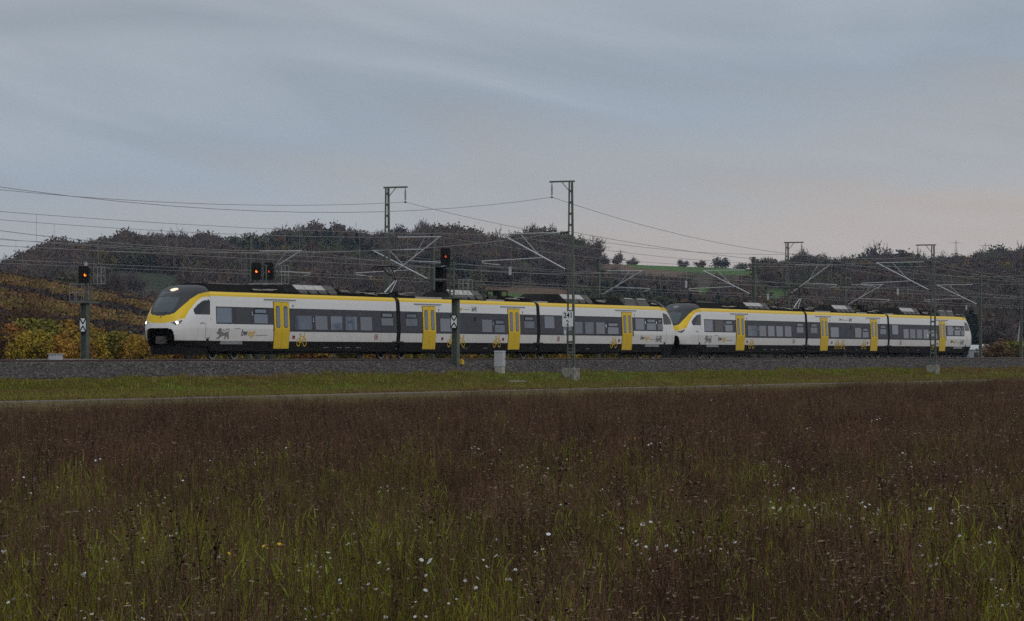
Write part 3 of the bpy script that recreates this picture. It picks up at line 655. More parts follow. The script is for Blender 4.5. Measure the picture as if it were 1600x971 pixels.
def make_train():
    root = empty('multiple_unit_train', (0, 0, 0))
    car_body(CAB, 25.02, [(3.74, 10.0, 1.96, 2.92), (10.0, 25.02, 1.58, 2.92)], root)
    car_body(25.53, 45.0, [(25.53, 45.0, 1.58, 2.92)], root)
    car_body(45.5, LEN - CAB, [(45.5, 61.0, 1.58, 2.92), (61.0, 66.25, 1.96, 2.92)], root)
    cab(root, False); cab(root, True)
    for u in (25.27, 45.25):
        b = MB(); n = 6
        for i in range(n):
            ua = u - .27 + .54 * i / n; ub = ua + .54 / n
            for (a_, c_, s_) in ((ua, (ua + ub) / 2, 0), ((ua + ub) / 2, ub, 1)):
                wa, wb = (.93, .985) if not s_ else (.985, .93)
                zs = [.9, 1.72, 2.92, 3.49, 3.69, 3.74]
                for sd in (-1, 1):
                    for j in range(len(zs) - 1):
                        b.face([(a_, sd * hw(zs[j]) * wa, zs[j]), (c_, sd * hw(zs[j]) * wb, zs[j]), (c_, sd * hw(zs[j + 1]) * wb, zs[j + 1]), (a_, sd * hw(zs[j + 1]) * wa, zs[j + 1])])
                b.face([(a_, -1.02, 3.74), (c_, -1.06, 3.76), (c_, 1.06, 3.76), (a_, 1.02, 3.74)])
        b.box(u - .2, u + .2, -.9, .9, 3.76, 3.98); b.build('gangway_bellows', BLK, root)
        b = MB(); b.box(u - .75, u + .75, -1.38, -1.15, .98, 1.08); b.build('joint_cover', BLK, root)
    for uc, sp in ((5.5, 2.35), (25.45, 2.65), (45.45, 2.65), (64.7, 2.35)): bogie(root, uc, sp)
    for ua, ub in ((8.6, 22.2), (28.6, 42.0), (48.8, 61.4)):
        r = random.Random(int(ua)); u = ua
        while u < ub - 1:
            l = r.uniform(1.5, 3.8); b = MB(); b.box(u, min(u + l, ub), -1.2, 1.2, r.choice((.30, .34, .38)), .455); b.build('underfloor_box', BLACK, root); u += l + r.uniform(.1, .5)
    for ua, ub in ((4.2, 6.6), (63.1, 65.6)):
        b = MB(); side_patch(b, [(ua, .84), (ub, .84), (ub - .1, 1.02), (ua + .1, 1.02)], .05, .06); b.build('bogie_cover', STEEL, root)
    for uc in (10.97, 29.37, 41.50, 59.87): door(root, uc)
    HI = (2.03, 2.84)
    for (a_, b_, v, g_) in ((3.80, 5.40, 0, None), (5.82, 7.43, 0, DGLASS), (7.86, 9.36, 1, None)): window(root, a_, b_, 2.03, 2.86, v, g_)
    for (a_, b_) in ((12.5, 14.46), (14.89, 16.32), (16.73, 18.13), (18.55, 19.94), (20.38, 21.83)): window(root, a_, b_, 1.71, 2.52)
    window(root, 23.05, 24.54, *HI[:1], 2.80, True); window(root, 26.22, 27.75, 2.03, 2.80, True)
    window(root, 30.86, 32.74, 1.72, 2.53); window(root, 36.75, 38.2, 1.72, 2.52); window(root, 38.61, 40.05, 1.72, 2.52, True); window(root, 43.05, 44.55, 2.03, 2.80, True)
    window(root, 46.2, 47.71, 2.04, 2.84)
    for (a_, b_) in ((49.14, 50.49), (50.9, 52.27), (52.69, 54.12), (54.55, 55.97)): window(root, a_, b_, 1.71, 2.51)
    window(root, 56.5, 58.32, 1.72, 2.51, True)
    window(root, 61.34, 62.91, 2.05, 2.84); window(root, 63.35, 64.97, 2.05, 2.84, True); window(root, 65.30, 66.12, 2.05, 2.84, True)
    b = MB(); side_patch(b, [(35.6, 2.42), (35.92, 2.42), (35.92, 2.66), (35.6, 2.66)], .012, .03); b.build('grille', BLK, root)
    # roof
    b = MB(); roof_box(b, 3.3, 8.3, -1.02, 1.02, 3.72, 4.22, .35, .32); o = b.build('battery_box', ROOFD, root)
    b = MB(); b.face([(3.9, -.74, 4.185), (8.0, -.74, 4.185), (7.75, -.55, 4.235), (4.3, -.55, 4.235)]); b.face([(4.3, -.55, 4.235), (7.75, -.55, 4.235), (7.75, .5, 4.18), (4.3, .5, 4.24)]); b.build('top_panel', ROOFL, o)
    b = MB(); roof_box(b, 8.4, 12.6, -.75, 1.0, 3.74, 4.20, .2, .15); b.build('brake_resistor', ROOFD, root)
    clutter(root, 8.5, 12.3, 4.02, 10, 3)
    hvac(root, 13.7, 18.4, 4.33); clutter(root, 18.7, 19.9, 4.15, 5, 5); clutter(root, 20.4, 24.9, 4.08, 16, 6)
    pantograph(root, 26.6)
    clutter(root, 25.8, 28.3, 4.12, 9, 8); b = MB(); b.box(28.4, 32.0, -.95, .4, 3.74, 3.86); b.build('roof_walkway', ROOFL, root)
    hvac(root, 33.4, 37.9, 4.40); b = MB(); b.box(38.4, 41.0, -.95, .4, 3.74, 3.85); b.build('roof_walkway', ROOFL, root)
    clutter(root, 40.9, 44.7, 4.10, 12, 11)
    b = MB()
    for x in (41.4, 42.3): b.bar((x, -.5, 3.8), (x, -.5, 4.45), .04, n=5); b.bar((x, .5, 3.8), (x, .5, 4.45), .04, n=5); b.bar((x, -.5, 4.45), (x, .5, 4.45), .04, n=5)
    b.bar((41.4, -.5, 4.45), (42.3, -.5, 4.45), .04, n=5); b.bar((41.4, .5, 4.45), (42.3, .5, 4.45), .04, n=5); b.bar((41.85, 0, 3.86), (41.85, 0, 4.4), .22, n=10); b.build('transformer_frame', ROOFD, root)
    b = MB(); roof_box(b, 46.0, 50.6, -.95, 1.0, 3.74, 4.36, 1.5, .2); b.build('roof_fairing', ROOFD, root)
    b = MB(); b.box(45.9, 47.4, -1.05, -.7, 3.74, 3.84); b.build('roof_walkway', ROOFL, root)
    hvac(root, 50.4, 55.0, 4.40); clutter(root, 55.3, 57.2, 4.10, 8, 15)
    b = MB(); roof_box(b, 57.3, 60.5, -.95, 1.0, 3.74, 4.26, .5, .25); b.build('roof_fairing', ROOFD, root)
    for ua in (60.6, 62.9):
        b = MB(); roof_box(b, ua, ua + 2.0, -1.0, 1.0, 3.74, 4.28, .25, .3); o = b.build('converter_box', ROOFM, root)
        b = MB(); b.face([(ua + .2, -.78, 4.22), (ua + 1.8, -.78, 4.22), (ua + 1.7, -.66, 4.295), (ua + .3, -.66, 4.295)]); b.face([(ua + .3, -.66, 4.295), (ua + 1.7, -.66, 4.295), (ua + 1.7, .6, 4.295), (ua + .3, .6, 4.295)]); b.build('top_panel', ROOFL, o)
    clutter(root, 65.0, 66.2, 4.02, 6, 19)
    # livery
    lion(root, 3.76, 1.14, .60); t = side_text('brand_lettering', 'bw', 6.45, 1.33, .52, BLK, root, .72, .25, .014); side_text('brand_lettering', 'egt', 7.19, 1.33, .52, PYEL, root, .82, .25, .014)
    side_text('brand_lettering', 'bw', 62.2, 1.36, .42, BLK, root, .75, .25, .014); side_text('brand_lettering', 'egt', 62.98, 1.36, .42, PYEL, root, .85, .25, .014); lion(root, 65.0, 1.16, .50, True)
    flat_side('lettering_line', [[(8.05, 1.345), (9.35, 1.345), (9.35, 1.375), (8.05, 1.375)], [(5.75, 1.70), (6.35, 1.70), (6.35, 1.73), (5.75, 1.73)], [(63.9, 1.36), (65.1, 1.36), (65.1, 1.39), (63.9, 1.39)]], LIONG, root)
    side_text('brand_lettering', 'bw', 33.05, 3.10, .30, BLK, root, .45, .25, .01); side_text('brand_lettering', 'egt', 33.55, 3.10, .30, PYEL, root, .5, .25, .01); flat_side('lettering_line', [[(34.1, 3.12), (35.1, 3.12), (35.1, 3.145), (34.1, 3.145)]], LIONG, root)
    lion(root, 35.35, 3.02, .33, True)
    side_text('cab_lettering', 'mobil', 2.02, 1.955, .13, BLK, root, .34); side_text('cab_lettering', 'e', 2.38, 1.955, .15, PYEL, root, .18)
    for u in (12.73, 33.2, 38.4, 57.0): bicycle(root, u)
    bicycle(root, 32.0 - .1)
    for u in (12.35, 31.15, 39.85, 58.45): flat_side('door_marker', [[(u - .12, 1.18), (u + .16, 1.18), (u + .16, 1.36), (u - .12, 1.36)]], RED, root)
    for u, z in ((22.2, 1.20), (48.2, 1.20)):
        flat_side('logo_frame', thick([(u, z), (u + .38, z), (u + .38, z + .27), (u, z + .27), (u, z)], .035), RED, root); side_text('logo_lettering', 'DB', u + .06, z + .05, .24, RED, root, .26)
    for u in (7.60, 14.60, 38.33, 56.15, 63.05, 65.05): side_text('class_numeral', '2' if u < 50 else '1', u, 2.48 if u > 60 or u < 10 else 2.18, .28, BOARDW, root, .13)
    for u in (16.0, 17.6, 18.6, 20.0, 34.2, 37.1, 50.2, 53.0): flat_side('frame_lettering', [[(u, .66), (u + .3, .66), (u + .3, .71), (u, .71)], [(u + .38, .66), (u + .55, .66), (u + .55, .71), (u + .38, .71)]], LIONG, root)
    return root
train = make_train()
tag(train, 'white, yellow and grey electric train with lit headlights leading the coupled pair', 'train', 'coupled train units')
train2 = copy_tree(train); train2.location.x = PITCH
tag(train2, 'rear white, yellow and grey electric train with unlit cab coupled behind the leading one')
for o in train2.children_recursive:
    if o.name.startswith(('lamp_bulb', 'top_light')):
        o.data = o.data.copy(); o.data.materials[0] = LENS

# ------------------------------------------------------------------ catenary masts
def cantilever(root, s, reach, hm, hd, ht, ext):
    """s: +1 towards +y, -1 towards -y; tip at reach, top tube at hm, diagonal from hd"""
    y = lambda d: s * d
    c = MB(); c.bar((0, y(.35), hd + .12), (0, y(reach), hm), .042, n=8); o = c.build('cantilever', ALU, root)
    c = MB(); c.bar((0, y(.12), hd), (0, y(.38), hd + .135), .075, n=8); c.build('insulator', INSUL, o); c = MB(); c.bar((0, y(.12), hm + .02), (0, y(.75), hm + .02), .055, n=8)
    for i in range(7): c.disc((0, y(.2 + .085 * i), hm + .02), (0, 1, 0), .085, .025, 10)
    c.build('insulator', INSUL, o)
    c = MB(); c.bar((0, y(.7), hm + .02), (0, y(reach + .05), hm), .026, n=6); c.build('top_tube', ALU, o)
    t = (ht - hd - .12) / (hm - hd - .12); dr = .35 + (reach - .35) * t
    c = MB(); c.bar((0, y(dr), ht), (0, y(reach + ext), ht - .16), .028, n=8); c.build('registration_tube', ALU, o)
    c = MB(); c.bar((0, y(reach + ext - .1), ht - .28), (0, y(reach + .05), ht - .42), .02, n=6); c.bar((0, y(reach + ext - .08), ht - .14), (0, y(reach + ext - .08), ht - .30), .02, n=5); c.build('steady_arm', ALU, o)
    c = MB(); c.bar((0, y(reach * .72), hm), (0, y(dr + .25), ht + .05), .018, n=5); c.build('brace', ALU, o)
def lattice_mast(name, s, base_z, top, reach, hm, hd, ht, ext):
    """two channel posts joined by batten plates, a concrete footing, a feeder arm towards the tracks"""
    root = empty(name, (0, 0, base_z))
    b0, b1 = .27, .13; z0 = 0.0; H = top - base_z
    for sd in (-1, 1):
        b = MB(); a_, c_ = sd * b0, sd * b1
        b.box(-.09, .09, min(a_, a_ - sd * .05), max(a_, a_ - sd * .05), 0, H, 0, (-.07, .07, min(c_, c_ - sd * .05), max(c_, c_ - sd * .05)))
        b.box(-.09, -.078, min(a_, a_ - sd * .11), max(a_, a_ - sd * .11), 0, H - .02, 0, (-.07, -.058, min(c_, c_ - sd * .10), max(c_, c_ - sd * .10)))
        b.build('post', MAST, root)
    zz = .35
    while zz < H - .1:
        w = b0 + (b1 - b0) * zz / H; me = MB(); me.box(-.094, -.080, -w + .06, w - .06, -.07, .07); me.box(.066, .08, -w + .06, w - .06, -.07, .07)
        me.build('batten', MAST, root, (0, 0, zz)); zz += .62 + .1 * (zz / H)
    a = MB(); a.box(-.06, .06, min(-s * .25, s * 1.45), max(-s * .25, s * 1.45), H, H + .10); a.bar((0, s * .15, H - .5), (0, s * .6, H), .025, n=5); a.build('feeder_arm', MAST, root)
    i_ = MB(); i_.bar((0, s * 1.3, H), (0, s * 1.3, H - .9), .022, n=6)
    for k in range(8): i_.disc((0, s * 1.3, H - .2 - .075 * k), (0, 0, 1), .07, .03, 10)
    i_.disc((0, s * 1.3, H - .92), (1, 0, 0), .05, .2, 8); i_.build('insulator_string', INSUL, root)
    f = MB(); f.box(-.42, .42, -.42, .42, -1.3, 0); f.box(-.30, -.20, -.36, -.30, .0, .06); f.build('footing', CONC, root)
    cantilever(root, s, reach, hm - base_z, hd - base_z, ht - base_z, ext)
    return root
def beam_mast(name, s, base_z, top, reach, hm, hd, ht, ext):
    root = empty(name, (0, 0, base_z)); H = top - base_z
    b = MB(); b.box(-.12, .12, -.13, -.115, 0, H); b.box(-.12, .12, .115, .13, 0, H); b.box(-.006, .006, -.115, .115, 0, H); b.box(-.13, .13, -.14, .14, H, H + .02); b.build('post', MAST, root)
    f = MB(); f.box(-.3, .3, -.3, .3, -.6, .04); f.build('footing', CONC, root)
    cantilever(root, s, reach, hm - base_z, hd - base_z, ht - base_z, ext); return root
LINES = {}
def mast_line(key, y, pxs, maker, args, labels, group, tops=None, first=None):
    xs = [px_on_y(p, y)[0] for p in pxs]; d0 = xs[1] - xs[0]; d1 = xs[-1] - xs[-2]
    allx = [xs[0] - (first or d0)] + xs + [xs[-1] + d1]; proto = {}
    for i, x in enumerate(allx):
        t = tops[min(i, len(tops) - 1)] if tops else args[3 - 0]
        if t not in proto: proto[t] = o = maker(*args[:3], t, *args[4:])
        else: o = copy_tree(proto[t])
        o.location.x = x; o.location.y = y; o['label'] = labels[i]; o['category'] = 'mast'; o['group'] = group
    LINES[key] = allx
YA, YD, YB, YC = -9.2, 3.7, 7.2, 20.4
mast_line('A', YA, (892, 1458), lattice_mast, ('catenary_mast', 1, -.55, 11.0, 4.85, 7.85, 5.45, 6.32, 1.35),
          ['lattice mast on the grass bank ahead of the train nose', 'tall lattice mast on concrete footing carrying the numbered distance board', 'tall lattice mast on concrete footing in front of the last yellow train door', 'lattice mast on the grass bank past the end of the train'], 'lattice masts on the grass bank', (11.0, 11.0, 9.2, 9.2), 90.0)
mast_line('D', YD, (605, 1230), lattice_mast, ('catenary_mast', -1, -.45, 10.9, 3.8, 7.75, 5.3, 6.25, .6),
          ['lattice mast beyond the front track ahead of the train', 'tall lattice mast behind the train roof beside the raised pantograph of the leading train', 'tall lattice mast behind the train roof beside the raised pantograph of the rear train', 'lattice mast beyond the front tracks past the train end'], 'lattice masts behind the train', (10.9, 10.9, 9.6, 9.6), 76.0)
mast_line('B', YB, (676, 1178, 1532), beam_mast, ('steel_catenary_mast', 1, -.62, 8.5, 4.6, 7.42, 5.3, 6.05, 1.35),
          ['green steel beam mast with right track bracket before the train', 'green steel beam mast behind the signal with the two dark lamp boxes', 'green steel beam mast behind the roof of the rear train near its cab', 'green steel beam mast standing clear past the tail of the rear train', 'green steel beam mast far beyond the tail of the train'], 'steel masts facing the rear tracks')
mast_line('C', YC, (390, 935, 1320), beam_mast, ('steel_catenary_mast', -1, -.66, 8.4, 4.1, 7.42, 5.3, 6.05, .7),
          ['steel beam mast beyond all four tracks before the signal with railings', 'green steel beam mast beside the pair of dark signal heads', 'green steel beam mast behind the last car of the leading train', 'green steel beam mast behind the middle car of the rear train', 'steel beam mast beyond all four tracks past the train tail'], 'steel masts beyond the rear tracks')

# overhead lines
CABG = mat('cabinet_grey', (.42, .43, .45), .6, 0, .3, noise=.08, nscale=3)
def wire_pts(xs, ys, zs, sag, n=14):
    out = []
    for i in range(len(xs) - 1):
        for j in range(n + (1 if i == len(xs) - 2 else 0)):
            t = j / n; out.append((xs[i] + (xs[i + 1] - xs[i]) * t, ys[i] + (ys[i + 1] - ys[i]) * t, zs[i] + (zs[i + 1] - zs[i]) * t - (sag[i] if isinstance(sag, (list, tuple)) else sag) * 4 * t * (1 - t)))
    return out
def overhead(xs, yc, zm, zc, label, plates):
    root = empty('overhead_line', (0, 0, 0)); tag(root, label, 'overhead line', 'overhead lines above the tracks')
    n = len(xs); zig = [.25 * (-1) ** i for i in range(n)]
    mp = wire_pts(xs, [yc + q for q in zig], [zm] * n, .75); cp = wire_pts(xs, [yc + q for q in zig], [zc] * n, 0.02)
    MB().path(mp, .012).build('messenger_wire', WIRE, root); MB().path(cp, .012).build('contact_wire', WIRE, root)
    for i in range(2, len(mp), 2):
        if abs(mp[i][2] - zm) < .05: continue
        a, b = mp[i], cp[i]; MB().bar(a, b, .009, n=4).build('dropper', WIRE, root)
    for px in plates:
        x = px_on_y(px, yc)[0]; b = MB(); b.box(x - .03, x + .03, yc - .08, yc + .08, zc + .08 - .55, zc + .08 - .04); b.bar((x, yc, zc + .1), (x, yc, zc), .02, n=5); b.build('hanging_plate', CABG, root)
overhead(LINES['A'], TRACKS[0], 7.82, 5.78, 'overhead line above the empty front track', (797, 1403))
overhead(LINES['D'], TRACKS[1], 7.72, 5.74, 'overhead line the train pantographs reach up to', (1072,))
overhead(LINES['B'], TRACKS[2], 7.40, 5.66, 'overhead line above the first track behind the train', (134, 1200))
overhead(LINES['C'], TRACKS[3], 7.40, 5.66, 'overhead line above the rearmost track', (1510,))
for key, y, z, sg, lab in (('A', YA + 1.3, (10.09, 10.09, 8.27, 8.27), (2.4, 1.35, 1.2), 'thin feeder wire hung from the masts on the grass bank'), ('D', YD - 1.3, (9.99, 9.99, 8.69, 8.69), (1.3, 1.05, 1.0), 'thin feeder wire hung from the lattice masts behind the train')):
    xs = LINES[key]; o = MB().path(wire_pts(xs, [y] * len(xs), list(z), sg, 20), .014).build('feeder_wire', WIRE); tag(o, lab, 'wire', 'feeder wires')
xs = LINES['A']; o = MB().path(wire_pts(xs, [YA + .2] * 4, [7.95, 7.95, 7.5, 7.5], (2.4, .7, .7), 20), .014).build('return_wire', WIRE); tag(o, 'low return wire running from mast to mast on the grass bank', 'wire')

# ------------------------------------------------------------------ signals, signs, cabinets
def marker_board(root, z, w=.43, h=.76, x=-.22):
    b = MB(); b.box(x - .01, x + .01, -w / 2, w / 2, z - h / 2, z + h / 2); o = b.build('marker_board', BOARDW, root)
    b = MB(); xx = x - .014; t = .045
    for poly in thick([(-w / 2, -h / 2), (w / 2, -h / 2), (w / 2, h / 2), (-w / 2, h / 2), (-w / 2, -h / 2)], t) + thick([(-w / 2, h / 2), (0, .05), (w / 2, h / 2)], .075) + thick([(-w / 2, -h / 2), (0, -.05), (w / 2, -h / 2)], .075):
        b.face([(xx, p[0], z + p[1]) for p in reversed(poly)])
    b.build('chevron_print', BLK, o)
def signal_head(root, y, z0, z1, w, lit, lx=.0, lz=.0, x=-.28):
    b = MB(); b.box(x - .03, x, y - w / 2, y + w / 2, z0, z1); b.box(x, x + .2, y - w / 2 + .06, y + w / 2 - .06, z0 + .08, z1 - .08); o = b.build('signal_head', SIGB, root)
    zc = (z0 + z1) / 2 + lz
    if lit:
        b = MB(); n = 14
        for i in range(n):
            a, c = math.pi * i / n, math.pi * (i + 1) / n
            b.face([(x - .03, y + lx + .13 * math.cos(a), zc + .13 * math.sin(a)), (x - .03, y + lx + .13 * math.cos(c), zc + .13 * math.sin(c)), (x - .24, y + lx + .13 * math.cos(c), zc + .13 * math.sin(c) - .01), (x - .24, y + lx + .13 * math.cos(a), zc + .13 * math.sin(a) - .01)])
        b.build('lamp_hood', SIGB, o)
        b = MB(); b.disc((x - .04, y + lx, zc), (1, 0, 0), .075, .02, 14); b.build('lamp', lit, o)
    return o
def cage(root, y0, y1, z0, z1, x0, x1, name='railing'):
    b = MB()
    for x in (x0, x1):
        for y in (y0, (y0 + y1) / 2, y1): b.bar((x, y, z0), (x, y, z1), .014, n=5)
        for z in (z0, (z0 + z1) / 2, z1): b.bar((x, y0, z), (x, y1, z), .013, n=5)
    for z in (z0, z1):
        for y in (y0, y1): b.bar((x0, y, z), (x1, y, z), .018, n=5)
    b.build(name, STEEL, root)
def column(root, h, w=.36):
    b = MB(); b.box(-w / 2, w / 2, -w / 2, -w / 2 + .02, 0, h); b.box(-w / 2, w / 2, w / 2 - .02, w / 2, 0, h); b.box(-.015, .015, -w / 2 + .02, w / 2 - .02, 0, h); b.build('post', MAST, root)
    b = MB(); b.box(-.4, .4, -.4, .4, -.05, .03); b.build('base_plate', MAST, root)
def upper_post(root, z0, z1, y=0):
    b = MB()
    for s_ in (-1, 1): b.box(-.05, .05, y + s_ * .13 - .03, y + s_ * .13 + .03, z0, z1)
    z = z0 + .2
    while z < z1: b.box(-.05, .05, y - .1, y + .1, z, z + .06); z += .45
    b.build('upper_post', MAST, root)
# bank side signal
ys = -6.9; x, k = px_on_y(712, ys); zb = gz(ys) + .02
s1 = empty('railway_signal', (x, ys, zb)); tag(s1, 'signal on green post on the near bank with two dark lamp boxes below its head', 'signal', 'railway signals')
column(s1, hz(465, k) - zb); upper_post(s1, hz(464, k) - zb, hz(412, k) - zb, .25)
b = MB(); b.box(-.35, .35, -.45, .65, hz(467, k) - zb, hz(464.5, k) - zb); b.build('platform', MAST, s1)
signal_head(s1, .55, hz(415, k) - zb, hz(388, k) - zb, .60, SIGR, -.05, .02)
for a_, c_ in ((435, 418), (457, 440)):
    o = signal_head(s1, .78, hz(a_, k) - zb, hz(c_, k) - zb, .56, None)
    q = MB(); q.box(-.62, -.31, .78 - .27, .78 - .25, hz(a_, k) - zb, hz(c_, k) - zb); q.box(-.62, -.31, .78 + .25, .78 + .27, hz(a_, k) - zb, hz(c_, k) - zb); q.box(-.62, -.31, .53, 1.03, hz(c_, k) - zb - .02, hz(c_, k) - zb); q.build('hood', SIGB, o)
b = MB(); b.bar((0, .3, hz(437, k) - zb), (-.1, .8, hz(430, k) - zb), .03, n=5); b.bar((0, .3, hz(458, k) - zb), (-.1, .8, hz(452, k) - zb), .03, n=5); b.build('bracket', MAST, s1)
cage(s1, -.75, -.1, hz(464, k) - zb, hz(437, k) - zb, .2, .7)
marker_board(s1, hz(503, k) - zb)
x2, k2 = px_on_y(721, ys - .1); b = MB(); b.box(-.13, .13, -.13, .13, .45, .72, 0, (-.11, .11, -.11, .11)); b.box(-.05, .05, -.05, .05, .72, .78); b.bar((0, 0, 0), (0, 0, .45), .03, n=6, mi=1)
o = b.build('connection_box', [mat('box_yellow', (.55, .36, .02), .5), BLK], None, (x2, ys - .1, gz(ys) + .02)); tag(o, 'small yellow box on a stake beside the bank signal post', 'box')
# signal with railings, left
ys = 4.2; x, k = px_on_y(133, ys); zb = gz(ys)
s2 = empty('railway_signal', (x, ys, zb)); tag(s2, 'signal with pale railings round its platform and an orange light by the yellow bushes', 'signal', 'railway signals')
column(s2, hz(472, k) - zb); upper_post(s2, hz(471, k) - zb, hz(440, k) - zb, -.2)
b = MB(); b.box(-.3, .9, -.35, .75, hz(474, k) - zb, hz(471, k) - zb); b.build('platform', MAST, s2)
signal_head(s2, -.08, hz(443, k) - zb, hz(416, k) - zb, .62, SIGO, -.12, -.02)
cage(s2, .1, 1.0, hz(471, k) - zb, hz(444, k) - zb, 0, .5); cage(s2, -.95, -.48, hz(444, k) - zb, hz(418, k) - zb, .1, .5)
marker_board(s2, hz(508, k) - zb)
# twin signals behind the roof
for px, yy, lit, lab, fx_ in ((403.5, 5.4, SIGO, 'signal showing a bright orange light above the train roof', 0), (423, 5.6, SIGR, 'signal showing a dim red light above the train roof', 0)):
    x, k = px_on_y(px, yy); zb = gz(yy); s = empty('railway_signal', (x, yy, zb)); tag(s, lab, 'signal', 'railway signals')
    column(s, hz(444, k) - zb, .3); upper_post(s, hz(444, k) - zb, hz(414, k) - zb, -.42)
    b = MB(); b.box(-.3, .5, -.6, .5, hz(445, k) - zb, hz(443, k) - zb); b.build('platform', STEEL, s)
    signal_head(s, 0, hz(438, k) - zb, hz(411, k) - zb, .62, lit, -.06, .0)
    if lit is SIGR: cage(s, -.95, -.45, hz(444, k) - zb, hz(415, k) - zb, .1, .5)
# distance board
x, k = px_on_y(888.5, YA - .30)
o = empty('distance_board', (x - .13, YA - .30, hz(498.5, k))); tag(o, 'white distance board reading 241 over 2 fixed to a lattice mast', 'sign')
b = MB(); b.box(-.025, 0, -.36, .36, -.47, .47); b.bar((-.0, .1, .3), (.06, .1, .3), .02); b.bar((0, .3, .3), (.06, .3, .3), .02); b.build('plate', BOARDW, o)
for txt, z, hgt, wid in (('241', .06, .47, .54), ('2', -.41, .47, .17)):
    v, f = text_mesh(txt, hgt, 0, .022); v[:, 0] -= v[:, 0].mean() * 0 + (v[:, 0].max() + v[:, 0].min()) / 2; v[:, 0] *= wid / (v[:, 0].max() - v[:, 0].min())
    b = MB(); b.v = [(-.029, -p[0], z + p[1]) for p in v]; b.f = f; b.m = [0] * len(f); b.build('digits', BLK, o)
for px, lab in ((886, 'small white plate low on the mast with the distance board'), (1452, 'small white plate on the lattice mast by the rear train end')):
    x, k = px_on_y(px, YA + .15); b = MB(); b.box(-.12, -.10, -.06, .06, 0, .26); b.bar((-.10, 0, .13), (0.0, 0, .13), .02); o = b.build('mast_plate', BOARDW, None, (x, YA + .24, hz(523 if px < 1000 else 527, k))); tag(o, lab, 'sign')
# grey cabinet on the bank
CABG = mat('cabinet_grey', (.42, .43, .45), .6, 0, .3, noise=.08, nscale=3)
ys = -8.0; x, k = px_on_y(781, ys); zb = gz(ys) - .05; h1 = hz(573, k); h2 = hz(548.5, k)
o = empty('cable_cabinet', (x, ys, zb)); tag(o, 'tall grey cabinet on pale base on the grass bank', 'cabinet')
b = MB(); b.box(-.22, .22, -.24, .24, 0, h1 - zb); b.build('base', mat('cabinet_base', (.36, .34, .30), .8, noise=.15), o)
b = MB(); b.box(-.24, .24, -.26, .26, h1 - zb, h2 - zb - .04); b.build('body', CABG, o)
b = MB(); b.box(-.27, .27, -.29, .29, h2 - zb - .04, h2 - zb, 0, (-.22, .22, -.24, .24)); b.build('lid', CABG, o)
b = MB(); b.box(-.2, .2, -.272, -.262, h1 - zb + .06, h2 - zb - .1); d = b.build('door', CABG, o); b = MB(); b.box(.12, .15, -.285, -.274, (h1 + h2) / 2 - zb - .06, (h1 + h2) / 2 - zb + .06); b.build('handle', BLK, d)
x, k = px_on_y(806, -9.6); b = MB(); b.box(-.75, .75, -.3, .3, -.05, .12, 0, (-.72, .72, -.27, .27)); b.box(-.55, -.4, -.08, .08, .12, .14); b.box(.4, .55, -.08, .08, .12, .14); o = b.build('concrete_cover', CONC, None, (x, -9.6, gz(-9.6) + .02)); tag(o, 'flat concrete cover slab in the grass beside the grey cabinet', 'slab')
# far left trough and box beyond the front tracks
x, k = px_on_y(87, 3.3); b = MB(); b.box(-.35, .35, -.25, .25, 0, hz(554, k) + .7, 0, (-.33, .33, -.23, .23)); b.box(-.38, .38, -.28, .28, hz(554, k) + .7, hz(554, k) + .74); o = b.build('cable_box', CABG, None, (x, 3.3, -.7)); tag(o, 'low grey box beyond the rails in front of the yellow bushes', 'box')
xa, xb = px_on_y(30, 3.6)[0], px_on_y(150, 3.6)[0]; b = MB(); n = 9
tr = empty('cable_trough', (0, 3.6, 0)); tag(tr, 'long raised concrete cable trough behind the rails by the yellow bushes', 'trough')
for i in range(n):
    ua, ub = xa + (xb - xa) * i / n, xa + (xb - xa) * (i + 1) / n - .03; b = MB(); b.box(ua, ub, -.18, .18, -.02, .04); b.build('lid', CONC, tr)
    b = MB(); b.box(ua + .1, ua + .25, -.1, .1, -.75, -.02); b.build('support', CONC, tr)

